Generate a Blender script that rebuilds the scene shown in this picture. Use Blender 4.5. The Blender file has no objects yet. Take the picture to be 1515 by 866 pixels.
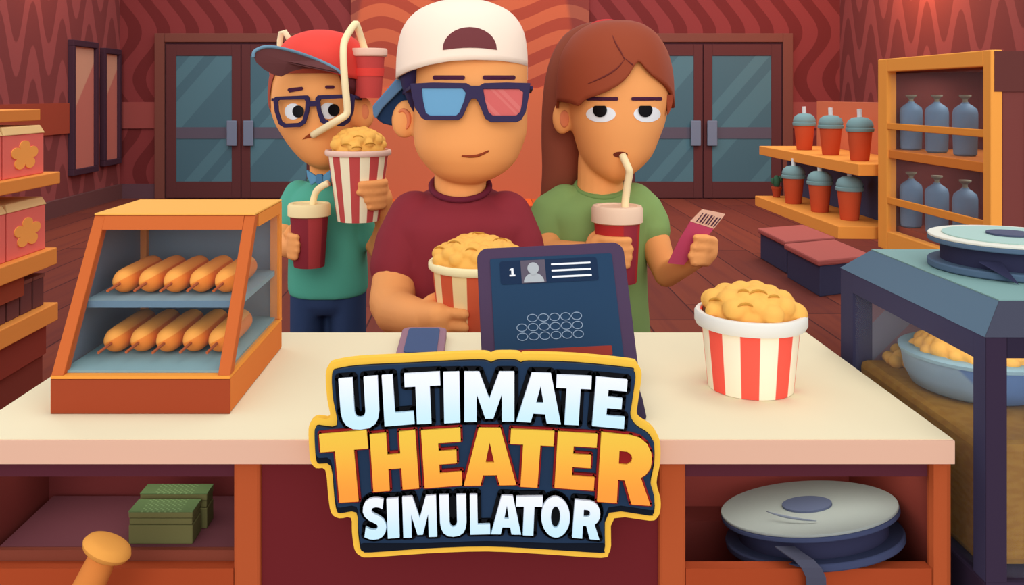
import bpy, bmesh, math, random
from mathutils import Vector, Matrix, noise
from mathutils.bvhtree import BVHTree
from mathutils.geometry import tessellate_polygon
PI = math.pi
random.seed(7)
SC = bpy.context.scene
COL = SC.collection
# ------------------------------------------------------------------ camera
FPX, CU, CV, CH = 1300.0, 710.0, 140.0, 1.35
def P(u, v, Y):
    return Vector(((u-CU)*Y/FPX, Y, CH-(v-CV)*Y/FPX))
def W(px, Y):
    return px*Y/FPX
cam = bpy.data.cameras.new('camera'); co = bpy.data.objects.new('camera', cam); COL.objects.link(co)
cam.sensor_width = 36; cam.lens = 36*FPX/1515; cam.clip_start = 0.02; cam.clip_end = 100
cam.shift_x = (757.5-CU)/1515; cam.shift_y = -(433-CV)/1515
co.location = (0, 0, CH); co.rotation_euler = (PI/2, 0, 0)
SC.camera = co
# ------------------------------------------------------------------ materials
def lin(h, g=1.0):
    h = h.lstrip('#'); r = []
    for i in (0, 2, 4):
        c = int(h[i:i+2], 16)/255
        c = c/12.92 if c <= 0.04045 else ((c+0.055)/1.055)**2.4
        r.append(min(c*g, 1.0))
    return (*r, 1.0)
GAIN = 1.0
MC = {}
def mat(h, rough=0.85, g=1.0, spec=0.15, alpha=1.0, name=None, emit=0):
    k = (h, rough, g, spec, alpha, name)
    if k in MC: return MC[k]
    m = bpy.data.materials.new(name or 'paint_'+h.strip('#')); m.use_nodes = True
    b = m.node_tree.nodes['Principled BSDF']
    b.inputs['Base Color'].default_value = lin(h, g*GAIN)
    b.inputs['Roughness'].default_value = rough
    b.inputs['Specular IOR Level'].default_value = spec
    if alpha < 1:
        nt = m.node_tree; t = nt.nodes.new('ShaderNodeBsdfTransparent'); x = nt.nodes.new('ShaderNodeMixShader')
        x.inputs[0].default_value = alpha
        nt.links.new(t.outputs[0], x.inputs[1]); nt.links.new(b.outputs[0], x.inputs[2])
        nt.links.new(x.outputs[0], nt.nodes['Material Output'].inputs[0])
    MC[k] = m
    return m
class N:
    """a tiny expression language over math nodes"""
    def __init__(s, nt, sock): s.nt = nt; s.s = sock
    def op(s, o, b=None, c=None):
        n = s.nt.nodes.new('ShaderNodeMath'); n.operation = o
        s.nt.links.new(s.s, n.inputs[0])
        for i, x in ((1, b), (2, c)):
            if x is None: continue
            if isinstance(x, N): s.nt.links.new(x.s, n.inputs[i])
            else: n.inputs[i].default_value = x
        return N(s.nt, n.outputs[0])
    def __add__(s, b): return s.op('ADD', b)
    def __sub__(s, b): return s.op('SUBTRACT', b)
    def __mul__(s, b): return s.op('MULTIPLY', b)
    def __truediv__(s, b): return s.op('DIVIDE', b)
    def fract(s): return s.op('FRACT')
    def floor(s): return s.op('FLOOR')
    def sin(s): return s.op('SINE')
    def abs(s): return s.op('ABSOLUTE')
    def gt(s, b): return s.op('GREATER_THAN', b)
    def lt(s, b): return s.op('LESS_THAN', b)
    def ss(s, a, b):
        n = s.nt.nodes.new('ShaderNodeMapRange'); n.interpolation_type = 'SMOOTHSTEP'
        s.nt.links.new(s.s, n.inputs[0]); n.inputs[1].default_value = a; n.inputs[2].default_value = b
        return N(s.nt, n.outputs[0])
def pmat(name, fn, rough=0.85, spec=0.15, alpha=1.0):
    m = bpy.data.materials.new(name); m.use_nodes = True; nt = m.node_tree
    b = nt.nodes['Principled BSDF']; b.inputs['Roughness'].default_value = rough; b.inputs['Specular IOR Level'].default_value = spec
    tc = nt.nodes.new('ShaderNodeTexCoord'); sp = nt.nodes.new('ShaderNodeSeparateXYZ'); nt.links.new(tc.outputs['Object'], sp.inputs[0])
    x, y, z = (N(nt, sp.outputs[i]) for i in range(3))
    def mix(f, a, c):
        n = nt.nodes.new('ShaderNodeMix'); n.data_type = 'RGBA'; n.clamp_factor = True
        nt.links.new(f.s, n.inputs[0])
        for i, q in ((6, a), (7, c)):
            if isinstance(q, N): nt.links.new(q.s, n.inputs[i])
            else: n.inputs[i].default_value = lin(q, GAIN) if isinstance(q, str) else q
        return N(nt, n.outputs[2])
    c = fn(nt, x, y, z, mix)
    nt.links.new(c.s, b.inputs['Base Color'])
    if alpha < 1:
        t = nt.nodes.new('ShaderNodeBsdfTransparent'); q = nt.nodes.new('ShaderNodeMixShader'); q.inputs[0].default_value = alpha
        nt.links.new(t.outputs[0], q.inputs[1]); nt.links.new(b.outputs[0], q.inputs[2])
        nt.links.new(q.outputs[0], nt.nodes['Material Output'].inputs[0])
    return m
def clear_glass(name, tint='#dfeaf0', a=0.06, rough=0.25):
    m = bpy.data.materials.new(name); m.use_nodes = True; nt = m.node_tree
    t = nt.nodes.new('ShaderNodeBsdfTransparent'); g = nt.nodes.new('ShaderNodeBsdfPrincipled'); q = nt.nodes.new('ShaderNodeMixShader')
    g.inputs['Base Color'].default_value = lin(tint); g.inputs['Roughness'].default_value = rough
    q.inputs[0].default_value = a
    nt.links.new(t.outputs[0], q.inputs[1]); nt.links.new(g.outputs[0], q.inputs[2]); nt.links.new(q.outputs[0], nt.nodes['Material Output'].inputs[0])
    return m
# ------------------------------------------------------------------ mesh helper
ORG = {}
def org(o): return ORG.get(o.name, Vector((0, 0, 0))) if o else Vector((0, 0, 0))
class MB:
    def __init__(s): s.v = []; s.f = []; s.m = []
    def add(s, vs, fs, mi=0):
        k = len(s.v); s.v += [Vector(p) for p in vs]
        for f in fs: s.f.append([i+k for i in f]); s.m.append(mi)
        return s
    def box(s, x0, x1, y0, y1, z0, z1, mi=0):
        return s.add([(x0,y0,z0),(x1,y0,z0),(x1,y1,z0),(x0,y1,z0),(x0,y0,z1),(x1,y0,z1),(x1,y1,z1),(x0,y1,z1)],
              [(0,3,2,1),(4,5,6,7),(0,1,5,4),(1,2,6,5),(2,3,7,6),(3,0,4,7)], mi)
    def hexa(s, b, t, mi=0):   # bottom quad, top quad
        return s.add(list(b)+list(t), [(0,3,2,1),(4,5,6,7),(0,1,5,4),(1,2,6,5),(2,3,7,6),(3,0,4,7)], mi)
    def beam(s, a, b, w, d, up=(0,0,1), mi=0):
        a, b = Vector(a), Vector(b); t = (b-a).normalized(); u = Vector(up)
        sx = t.cross(u).normalized(); sy = sx.cross(t).normalized()
        q = lambda c: [c-sx*w/2-sy*d/2, c+sx*w/2-sy*d/2, c+sx*w/2+sy*d/2, c-sx*w/2+sy*d/2]
        return s.hexa(q(a), q(b), mi)
    def rings(s, rs, cap=True, mi=0, close=True):
        k = len(s.v); n = len(rs[0])
        for r in rs: s.v += [Vector(p) for p in r]
        for i in range(len(rs)-1):
            for j in range(n if close else n-1):
                a = k+i*n+j; b = k+i*n+(j+1) % n
                s.f.append([a, b, b+n, a+n]); s.m.append(mi)
        if cap:
            s.f.append([k+j for j in range(n)][::-1]); s.m.append(mi)
            s.f.append([k+(len(rs)-1)*n+j for j in range(n)]); s.m.append(mi)
        return s
    def lathe(s, prof, c, axis=(0,0,1), seg=40, mi=0, cap=True):
        c = Vector(c); z = Vector(axis).normalized()
        x = z.orthogonal().normalized() if abs(z.z) < .999 else Vector((1,0,0)); y = z.cross(x)
        return s.rings([[c+z*h+(x*math.cos(2*PI*j/seg)+y*math.sin(2*PI*j/seg))*max(r, 1e-5) for j in range(seg)] for r, h in prof], cap, mi)
    def tube(s, pts, rad, seg=12, mi=0):
        pts = [Vector(p) for p in pts]
        if not isinstance(rad, (list, tuple)): rad = [rad]*len(pts)
        rs = []; prev = None
        for i, p in enumerate(pts):
            t = (pts[min(i+1, len(pts)-1)]-pts[max(i-1, 0)]).normalized()
            x = t.orthogonal().normalized() if prev is None else (prev-t*prev.dot(t)).normalized()
            prev = x; y = t.cross(x)
            rs.append([p+(x*math.cos(2*PI*j/seg)+y*math.sin(2*PI*j/seg))*rad[i] for j in range(seg)])
        return s.rings(rs, True, mi)
    def ball(s, c, r, seg=20, rg=12, rot=None, mi=0):
        c = Vector(c); r = (r, r, r) if not hasattr(r, '__len__') else r
        rs = []
        for i in range(rg+1):
            a = -PI/2+PI*i/rg; q = max(math.cos(a), 1e-3)
            ring = []
            for j in range(seg):
                p = Vector((r[0]*q*math.cos(2*PI*j/seg), r[1]*q*math.sin(2*PI*j/seg), r[2]*math.sin(a)))
                if rot is not None: p = rot @ p
                ring.append(c+p)
            rs.append(ring)
        return s.rings(rs, True, mi)
    def chain(s, pts):     # [(Vector, r)] capsules, meant for a voxel union
        for i, (p, r) in enumerate(pts):
            s.ball(p, r, 18, 10)
            if i:
                q, r0 = pts[i-1]
                if (p-q).length > 1e-5: s.tube([q, p], [r0, r], 18)
        return s
    def prism(s, outer, holes, Y0, Y1, mi=0):   # polygons of (x,z), extruded in y
        polys = [outer]+list(holes)
        tri = tessellate_polygon([[Vector((a, b, 0)) for a, b in p] for p in polys])
        flat = [q for p in polys for q in p]; n = len(flat); k = len(s.v)
        s.v += [Vector((a, Y0, b)) for a, b in flat]+[Vector((a, Y1, b)) for a, b in flat]
        for t in tri:
            t = list(t)
            (a, b), (c, d), (e, f) = (flat[i] for i in t)
            if (c-a)*(f-b)-(d-b)*(e-a) < 0: t = t[::-1]
            s.f.append([k+i for i in t]); s.m.append(mi)
            s.f.append([k+n+i for i in t[::-1]]); s.m.append(mi)
        o = 0
        for p in polys:
            ar = sum(p[i][0]*p[(i+1) % len(p)][1]-p[(i+1) % len(p)][0]*p[i][1] for i in range(len(p)))
            fl = (ar > 0) == (p is outer)
            for i in range(len(p)):
                a = k+o+i; b = k+o+(i+1) % len(p)
                s.f.append([b, a, a+n, b+n] if fl else [a, b, b+n, a+n]); s.m.append(mi)
            o += len(p)
        return s
    def build(s, name, mats, parent=None, smooth=False, bevel=0, origin=None, solid=0, remesh=0, smoothit=6, seg=2, sub=0, recalc=True):
        me = bpy.data.meshes.new(name)
        o0 = org(parent) if parent else (Vector(origin) if origin is not None else Vector((0,0,0)))
        me.from_pydata([p-o0 for p in s.v], [], s.f)
        if not isinstance(mats, (list, tuple)): mats = [mats]
        for m in mats: me.materials.append(m)
        for i, p in enumerate(me.polygons): p.material_index = s.m[i]
        if recalc:
            bm = bmesh.new(); bm.from_mesh(me); bmesh.ops.recalc_face_normals(bm, faces=bm.faces); bm.to_mesh(me); bm.free()
        if remesh:
            t = bpy.data.objects.new('tmp', me); COL.objects.link(t)
            md = t.modifiers.new('r', 'REMESH'); md.mode = 'VOXEL'; md.voxel_size = remesh
            sm = t.modifiers.new('s', 'SMOOTH'); sm.factor = .5; sm.iterations = smoothit
            dg = bpy.context.evaluated_depsgraph_get()
            me2 = bpy.data.meshes.new_from_object(t.evaluated_get(dg), preserve_all_data_layers=False, depsgraph=dg)
            bpy.data.objects.remove(t); bpy.data.meshes.remove(me); me = me2; me.name = name
            if not me.materials: me.materials.append(mats[0])
            smooth = True
        if smooth:
            me.polygons.foreach_set('use_smooth', [True]*len(me.polygons))
        ob = bpy.data.objects.new(name, me); COL.objects.link(ob)
        if smooth == 'auto':
            me.set_sharp_from_angle(angle=math.radians(40))
        if parent: ob.parent = parent; ORG[ob.name] = org(parent)
        else: ob.location = o0; ORG[ob.name] = o0
        if solid: md = ob.modifiers.new('solid', 'SOLIDIFY'); md.thickness = solid; md.offset = 0
        if bevel: md = ob.modifiers.new('bevel', 'BEVEL'); md.width = bevel; md.segments = seg; md.limit_method = 'ANGLE'
        if sub: md = ob.modifiers.new('sub', 'SUBSURF'); md.levels = sub; md.render_levels = sub
        return ob
def tag(o, label=None, cat=None, group=None, kind=None):
    if label: o['label'] = label
    if cat: o['category'] = cat
    if group: o['group'] = group
    if kind: o['kind'] = kind
    return o
def thing(name, loc, label, cat, group=None):
    o = bpy.data.objects.new(name, None); COL.objects.link(o); o.location = loc; o.empty_display_size = .05
    ORG[o.name] = Vector(loc)
    return tag(o, label, cat, group)
def children(o): return [c for c in COL.objects if c.parent == o]
def copy_tree(o, loc, label=None, rz=None, scale=None):
    r = o.copy(); COL.objects.link(r); r.location = loc; ORG[r.name] = Vector(loc)
    if label: r['label'] = label
    if rz is not None: r.rotation_euler.z = rz
    if scale: r.scale = scale
    for ch in children(o):
        c = ch.copy(); COL.objects.link(c); c.parent = r
        for g in children(ch):
            d = g.copy(); COL.objects.link(d); d.parent = c
    return r
def struct(o): o['kind'] = 'structure'; return o
def bvh_of(o):
    q = org(o)
    return BVHTree.FromPolygons([v.co + q for v in o.data.vertices], [list(p.vertices) for p in o.data.polygons])
CAMV = Vector((0, 0, CH))
def hit(b, u, v, off=0.0, dflt=None):
    d = Vector(((u-CU)/FPX, 1, -(v-CV)/FPX)).normalized()
    r = b.ray_cast(CAMV, d)
    if r[0] is None: return None if dflt is None else P(u, v, dflt)
    return r[0]-d*off
def decal(mb, b, poly, off, thick=.003, dflt=None, rg=5, mi=0, per=1):
    """a thin solid patch lying on a surface; poly is a star-shaped outline in picture units"""
    q = []
    for i in range(len(poly)):
        a, c = poly[i], poly[(i+1) % len(poly)]
        for k in range(per): q.append((a[0]+(c[0]-a[0])*k/per, a[1]+(c[1]-a[1])*k/per))
    poly = q
    cu = sum(p[0] for p in poly)/len(poly); cv = sum(p[1] for p in poly)/len(poly)
    rs = []
    last = [None]*len(poly)
    for k in range(rg, 0, -1):
        ring = []
        for i, (u, v) in enumerate(poly):
            h = hit(b, cu+(u-cu)*k/rg, cv+(v-cv)*k/rg, off, dflt)
            ring.append(h)
        rs.append(ring)
    c = hit(b, cu, cv, off, dflt)
    rs.append([c+(r-c)*.02 for r in rs[-1]])
    back = [p+(p-CAMV).normalized()*(off+thick) for p in rs[0]]
    mb.rings([back]+rs, True, mi)
    return mb
def ell(cu, cv, ru, rv, n=24, lo=None):
    r = []
    for i in range(n):
        a = 2*PI*i/n; u = cu+ru*math.cos(a); v = cv+rv*math.sin(a)
        if lo is not None: v = max(v, lo)
        r.append((u, v))
    return r
def spline(keys, n=6):
    """Catmull-Rom through tuples"""
    out = []
    for i in range(len(keys)-1):
        p0, p1, p2, p3 = keys[max(i-1,0)], keys[i], keys[i+1], keys[min(i+2, len(keys)-1)]
        for k in range(n):
            t = k/n
            out.append(tuple(.5*((2*b)+(-a+c)*t+(2*a-5*b+4*c-d)*t*t+(-a+3*b-3*c+d)*t**3) for a, b, c, d in zip(p0, p1, p2, p3)))
    out.append(tuple(keys[-1])); return out
def loft_px(mb, rows, seg=40, n=2.3, mi=0, sub=5, tilt=None):
    """rows of (v, uL, uR, Yc, ry): rings at that height and depth"""
    rs = []
    for v, ul, ur, Y, ry in spline(rows, sub):
        c = P((ul+ur)/2, v, Y); rx = max(W((ur-ul)/2, Y), 1e-4); ry = max(ry, 1e-4)
        ring = []
        for j in range(seg):
            a = 2*PI*j/seg; ca, sa = math.cos(a), math.sin(a)
            ring.append(c+Vector((rx*math.copysign(abs(ca)**(2/n), ca), ry*math.copysign(abs(sa)**(2/n), sa), tilt(v)*sa if tilt else 0)))
        rs.append(ring)
    return mb.rings(rs, True, mi)
def shell_px(mb, rows, rim, seg=64, n=2.3, k=1.05, vt=None, steps=14, back=0.0, mi=0):
    """cap or hair: the part of a loft above rim(u, front) pushed outwards by k"""
    tab = spline(rows, 10); tab.sort()
    def row(v):
        if v <= tab[0][0]: return tab[0]
        for a, b in zip(tab, tab[1:]):
            if a[0] <= v <= b[0] and b[0] > a[0]:
                t = (v-a[0])/(b[0]-a[0]); return tuple(p+(q-p)*t for p, q in zip(a, b))
        return tab[-1]
    v0 = tab[0][0]
    wide = max(tab, key=lambda r: r[2]-r[1])
    rs = [[] for _ in range(steps+1)]
    for j in range(seg):
        a = 2*PI*j/seg; ca, sa = math.cos(a), math.sin(a)
        um = (wide[1]+wide[2])/2+(wide[2]-wide[1])/2*math.copysign(abs(ca)**(2/n), ca)
        vr = rim(um, sa < 0)
        for i in range(steps+1):
            t = i/steps; v = v0+(vr-v0)*(t**1.6)
            _, ul, ur, Y, ry = row(v)
            rx = W((ur-ul)/2, Y)
            c = P((ul+ur)/2, v, Y)
            rs[i].append(c+Vector((max(rx*k, 1e-4)*math.copysign(abs(ca)**(2/n), ca), (max(ry*k, 1e-4)+(back if sa > 0 else 0))*math.copysign(abs(sa)**(2/n), sa), (k-1)*.12)))
    mb.rings(rs, False, mi)
    k0 = len(mb.v)-len(rs)*seg
    mb.f.append([k0+j for j in range(seg)]); mb.m.append(mi)
    return mb
def lerp_tab(tab):
    def f(x):
        if x <= tab[0][0]: return tab[0][1]
        for a, b in zip(tab, tab[1:]):
            if x <= b[0]: return a[1]+(b[1]-a[1])*(x-a[0])/(b[0]-a[0])
        return tab[-1][1]
    return f
def flat_px(mb, poly, Y, t, mi=0, holes=()):
    f = lambda p: [((u-CU)*Y/FPX, CH-(v-CV)*Y/FPX) for u, v in p]
    return mb.prism(f(poly), [f(h) for h in holes], Y, Y+t, mi)
def rpoly(x0, y0, x1, y1, r, n=5):
    out = []
    for cx, cy, a0 in ((x1-r, y1-r, 0), (x0+r, y1-r, 90), (x0+r, y0+r, 180), (x1-r, y0+r, 270)):
        for k in range(n+1):
            a = math.radians(a0+90*k/n); out.append((cx+r*math.cos(a), cy+r*math.sin(a)))
    return out
# ================================================================== THE ROOM
YB, XW = 11.47, 4.7
ZT = 4.2
def wave(dark, light):
    def fn(nt, x, y, z, mix):
        s = ((z-2.16)*(2*PI/1.22)).op('COSINE')
        q = ((x-s*.16+4.446-.16)/.375+.5+100.0).fract()
        q = (q-.5).abs()
        return mix(q.ss(.225, .245), dark, light)
    return fn
def zig(ax):
    def fn(nt, x, y, z, mix):
        a = y if ax == 'y' else x
        t = (a*(2*PI/.66)).op('COSINE')*.37+(a*(2*PI/1.9)+.7).op('COSINE')*.09
        q = ((z-t)/.82+20.0).fract()
        w = (q-.5).abs()
        n = nt.nodes.new('ShaderNodeTexNoise'); n.inputs['Scale'].default_value = 1.3
        c1 = mix(w.ss(.2, .23), '#96504d', '#7c403e')
        return c1
    return fn
m_wave = pmat('wavy_stripe_wallpaper', wave('#662726', '#7d3534'))
m_zig = pmat('zigzag_wallpaper', zig('y'))
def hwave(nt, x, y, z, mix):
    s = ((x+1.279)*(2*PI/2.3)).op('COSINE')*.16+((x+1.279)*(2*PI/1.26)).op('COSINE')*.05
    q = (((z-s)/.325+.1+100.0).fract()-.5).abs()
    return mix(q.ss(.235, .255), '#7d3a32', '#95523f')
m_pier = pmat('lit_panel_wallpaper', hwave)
m_band = mat('#8e4640'); m_base = mat('#5d4046')
b = MB().box(-XW, XW, YB, YB+.15, 0, ZT)
struct(b.build('wall_back', m_wave))
struct(MB().box(-XW-.15, -XW, 2.0, YB+.15, 0, ZT).build('wall_left', m_zig))
struct(MB().box(XW, XW+.15, 2.0, YB+.15, 0, ZT).build('wall_right', m_zig))
def floor_fn(nt, x, y, z, mix):
    row = (x/.33+50.0).floor()
    h = (row*91.7).sin()*43758.5
    r = h.fract().abs()
    seg = ((y+r*2.0)/2.2).floor()
    h2 = ((row*12.7+seg*78.2).sin()*4375.5).fract().abs()
    c = mix(h2, '#693228', '#7c3d2c')
    n = nt.nodes.new('ShaderNodeTexNoise'); n.inputs['Scale'].default_value = 1.0; n.inputs['Detail'].default_value = 3
    mp = nt.nodes.new('ShaderNodeMapping'); mp.inputs['Scale'].default_value = (14, .7, 1)
    tc = nt.nodes.new('ShaderNodeTexCoord'); nt.links.new(tc.outputs['Object'], mp.inputs[0]); nt.links.new(mp.outputs[0], n.inputs['Vector'])
    c = mix(N(nt, n.outputs[0]).ss(.45, .75)*.35, c, '#54282a')
    e = ((x/.33+50.0).fract()-.5).abs()
    e2 = (((y+r*2.0)/2.2).fract()-.5).abs()
    c = mix(e.ss(.478, .49), c, '#43201f')
    return mix(e2.ss(.496, .498), c, '#43201f')
struct(MB().box(-XW-.15, XW+.15, -1.2, YB+.15, -.12, 0).build('floor', pmat('brown_plank_floor', floor_fn)))
zb = CH-(272-CV)*YB/FPX
D1 = (CU-478*1.0, None)
def bx(u): return (u-CU)*YB/FPX
def bz(v): return CH-(v-CV)*YB/FPX
# baseboards and rail bands on the free stretches of the walls
o = MB().box(bx(178), bx(232), YB-.05, YB, 0, zb)
o.box(bx(487), bx(520), YB-.05, YB, 0, zb).box(bx(871), bx(906), YB-.05, YB, 0, zb).box(bx(1170), XW, YB-.05, YB, 0, zb)
struct(o.build('baseboard_back', m_base))
struct(MB().box(-XW, -XW+.05, 3, YB-.05, 0, zb).build('baseboard_left', mat('#6a4543')))
struct(MB().box(XW-.05, XW, 3, YB-.05, 0, zb).build('baseboard_right', mat('#6a4543')))
o = MB()
for a, c in ((178, 232), (487, 520), (871, 906), (1170, 1243)): o.box(bx(a), bx(c), YB-.03, YB, bz(190), bz(151))
struct(o.build('trim_1', m_band))
struct(MB().box(-XW, -XW+.03, 3, 10.0, bz(190), bz(151)).build('trim_2', mat('#a04a34')))  # warm lit tone of the rail band put into its colour
struct(MB().box(XW-.03, XW, 3, YB-.03, bz(190), bz(151)).build('trim_3', mat('#b86a4c')))  # same band, its lit orange tone painted in
# the pale panel between the doors: wavy paper above, plain board below
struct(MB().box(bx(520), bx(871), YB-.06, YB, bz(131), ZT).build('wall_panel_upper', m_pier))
struct(MB().box(bx(520), bx(871), YB-.08, YB, 0, bz(131)).build('wall_panel_lower', mat('#a05a42')))
# double doors
def door_glass(nt, x, y, z, mix):  # diagonal glass reflections painted as lighter colour streaks
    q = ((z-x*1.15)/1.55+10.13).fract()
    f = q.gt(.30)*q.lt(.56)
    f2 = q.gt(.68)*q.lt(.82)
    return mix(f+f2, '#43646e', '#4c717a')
m_dg = pmat('teal_door_glass_with_painted_streaks', door_glass, rough=.6)
m_leaf = mat('#58302f'); m_jamb = mat('#704237'); m_dark = mat('#3f2029')
def double_door(n, u0, u1, uc):
    jt = 50
    t = bpy.data.objects.new('door_%d' % n, None); COL.objects.link(t); t.location = (bx(uc), YB, 0); ORG[t.name] = t.location.copy(); struct(t)
    x0, x1, xc = bx(u0), bx(u1), bx(uc)
    MB().box(x0, x0+.13, YB-.09, YB+.01, 0, bz(jt)).box(x1-.13, x1, YB-.09, YB+.01, 0, bz(jt)).box(x0+.13, x1-.13, YB-.09, YB+.01, bz(63), bz(jt)).build('door_frame', m_jamb, t, bevel=.008)
    MB().box(x0+.13, x1-.13, YB-.055, YB+.01, .0, bz(63)).build('door_recess', m_dark, t)
    for s in (-1, 1):
        a, c = (x0+.15, xc-.006) if s < 0 else (xc+.006, x1-.15)
        ga, gc = (a+.13, c-.115) if s < 0 else (a+.115, c-.13)
        z0, z1, g0, g1 = .01, bz(66), bz(268), bz(83)
        lf = MB()
        lf.box(a, ga, YB-.08, YB-.05, z0, z1).box(gc, c, YB-.08, YB-.05, z0, z1).box(ga, gc, YB-.08, YB-.05, z0, g0).box(ga, gc, YB-.08, YB-.05, g1, z1)
        lf = lf.build('door_leaf', m_leaf, t, bevel=.004)
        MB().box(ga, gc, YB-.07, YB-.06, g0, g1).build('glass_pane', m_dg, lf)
        MB().box(ga, gc, YB-.078, YB-.071, bz(205), bz(188)).build('push_rail', mat('#57515c'), lf)
        hx = c-.10 if s < 0 else a+.10
        MB().box(hx-.065, hx+.065, YB-.14, YB-.115, bz(215), bz(178)).box(hx-.02, hx+.02, YB-.115, YB-.078, bz(212), bz(208)).box(hx-.02, hx+.02, YB-.115, YB-.078, bz(185), bz(181)).build('door_handle', mat('#6c7889'), lf, bevel=.01)
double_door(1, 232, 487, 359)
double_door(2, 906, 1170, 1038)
# slim framed mirrors on the left wall
def mirror_fn(nt, x, y, z, mix):  # lighter diagonal half is a reflection painted into the mirror colour
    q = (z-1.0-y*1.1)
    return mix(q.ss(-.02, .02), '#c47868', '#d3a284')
for k, (ya, yb, za, zc) in enumerate(((10.02, 10.68, .42, 1.98), (10.86, 11.36, .46, 1.93))):
    t = thing('wall_mirror', (-XW, (ya+yb)/2, za), ['wider slim rosy mirror in a dark frame, the one farther from the corner', 'narrower slim rosy mirror in a dark frame, right beside the room corner'][k], 'mirror')
    f = MB()
    for q in ((ya, yb, za, za+.07), (ya, yb, zc-.07, zc), (ya, ya+.055, za+.07, zc-.07), (yb-.055, yb, za+.07, zc-.07)): f.box(-XW+.001, -XW+.07, *q)
    f.build('frame', mat('#452c38'), t, bevel=.006)
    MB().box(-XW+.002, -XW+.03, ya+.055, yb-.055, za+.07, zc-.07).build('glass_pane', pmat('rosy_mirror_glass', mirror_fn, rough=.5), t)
# ================================================================== LEFT SHELF RACK
m_or = mat('#cd7e38'); m_or2 = mat('#f09a3c')
XL = -1.91
t = thing('display_rack', (XL-.2, 3.2, 0), 'tall brown and orange shop rack at the left edge holding flower print boxes', 'shelf rack')
for k, (z, yf) in enumerate(((1.285, 3.92), (1.0, 4.0), (.66, 3.97), (.41, 3.98))):
    th = (.05, .055, .075, .08)[k]
    MB().box(XL-.42, XL-(.05 if k == 0 else 0), 2.3, yf, z-th, z).build('shelf', mat('#ea9644') if k else mat('#e08c40'), t, bevel=.004)
MB().box(XL-.44, XL-.03, 2.3, 3.9, 0, .33).build('base_cabinet', mat('#7d382b'), t, bevel=.004)
MB().box(XL-.03, XL-.018, 2.3, 3.905, .2, .33).build('base_rail', mat('#8b3a2b'), t)
MB().box(XL-.46, XL-.42, 2.3, 3.75, 0, 1.29).build('back_panel', mat('#8f4230'), t)
MB().box(XL-.42, XL-.02, 2.3, 3.72, .5, .585).build('header_board', mat('#96432a'), t)
m_pink = mat('#f07868'); m_lid = mat('#e8c383')
def flower_box(y0, y1, z, h, label):
    t = thing('flower_print_box', (XL-.17, (y0+y1)/2, z), label, 'box', 'pink flower print boxes on the left rack')
    x1 = XL-.035
    MB().box(XL-.3, x1, y0, y1, z, z+h-.035).build('box_body', m_pink, t, bevel=.005)
    MB().hexa([(XL-.305,y0-.003,z+h-.035),(x1+.005,y0-.003,z+h-.035),(x1+.005,y1+.003,z+h-.035),(XL-.305,y1+.003,z+h-.035)],
              [(XL-.29,y0+.01,z+h),(x1-.01,y0+.01,z+h),(x1-.01,y1-.01,z+h),(XL-.29,y1-.01,z+h)]).build('box_lid', [m_lid], t, bevel=.004)
    f = MB(); yc, zc = (y0+y1)/2, z+h*.42
    pts = []
    for i in range(100):
        a = 2*PI*i/100; r = .036+.028*abs(math.cos(2.5*(a-PI/2)))**.6
        pts.append((r*math.cos(a)*1.75, r*math.sin(a)))
    k = len(pts)
    f.add([(x1-.002, yc+p, zc+q) for p, q in pts]+[(x1+.004, yc+p, zc+q) for p, q in pts], [list(range(k)), list(range(k, 2*k))[::-1]]+[[i, (i+1) % k, k+(i+1) % k, k+i] for i in range(k)])
    f.build('flower_emblem', mat('#ffb055'), t)
    return t
flower_box(3.585, 3.92, 1.0, .215, 'pink box with an orange flower standing on the upper rack shelf')
flower_box(3.22, 3.575, 1.0, .215, 'pink flower box on the upper rack shelf, the one nearer the viewer')
flower_box(3.615, 3.935, .66, .235, 'pink box with an orange flower on the middle rack shelf, above the dark boxes')
flower_box(3.27, 3.605, .66, .235, 'pink flower box cut by the left picture edge on the middle rack shelf')
lb = ['farthest of the dark brown boxes on the low rack shelf', 'second dark brown box from the far end of the low rack shelf', 'third dark brown box from the far end of the low rack shelf',
      'fourth dark brown box from the far end of the low rack shelf', 'fifth dark brown box from the far end, at the picture edge']
for k in range(5):
    y1 = 3.93-.105*k
    t = thing('dark_box', (XL-.16, y1-.05, .41), lb[k], 'box', 'dark brown boxes on the low rack shelf')
    MB().box(XL-.29, XL-.04, y1-.093, y1, .41, .535).build('box_body', mat('#6b403c'), t, bevel=.004)
    MB().box(XL-.293, XL-.037, y1-.095, y1+.002, .5355, .552).build('box_lid', mat('#8a5548'), t, bevel=.003)
# ================================================================== RIGHT: COOLER
X0, Y0, Y1, Zt, Zb = 1.71, 2.925, 3.75, 1.495, .76
t = thing('drinks_cooler', (X0+.25, (Y0+Y1)/2, 0), 'orange framed glass door cooler holding blue bottles on the right', 'cooler')
MB().box(X0+.03, X0+.5, Y0, Y0+.04, 0, Zt).box(X0+.03, X0+.5, Y1-.04, Y1, 0, Zt).box(X0+.03, X0+.5, Y0+.04, Y1-.04, Zt-.05, Zt).box(X0+.03, X0+.5, Y0+.04, Y1-.04, 0, Zb-.02).build('cabinet_shell', mat('#7c4039'), t, bevel=.003)
MB().box(X0+.40, X0+.499, Y0+.04, Y1-.04, Zb-.02, Zt-.05).build('back_liner', mat('#7c3f38'), t)
MB().box(X0+.11, X0+.44, Y0-.012, Y0-.001, .1, 1.335).build('side_panel', mat('#86524b'), t, bevel=.003)
MB().box(X0+.0, X0+.44, Y0-.006, Y0+.0, 1.36, Zt).build('top_panel', mat('#673731'), t)
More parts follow.
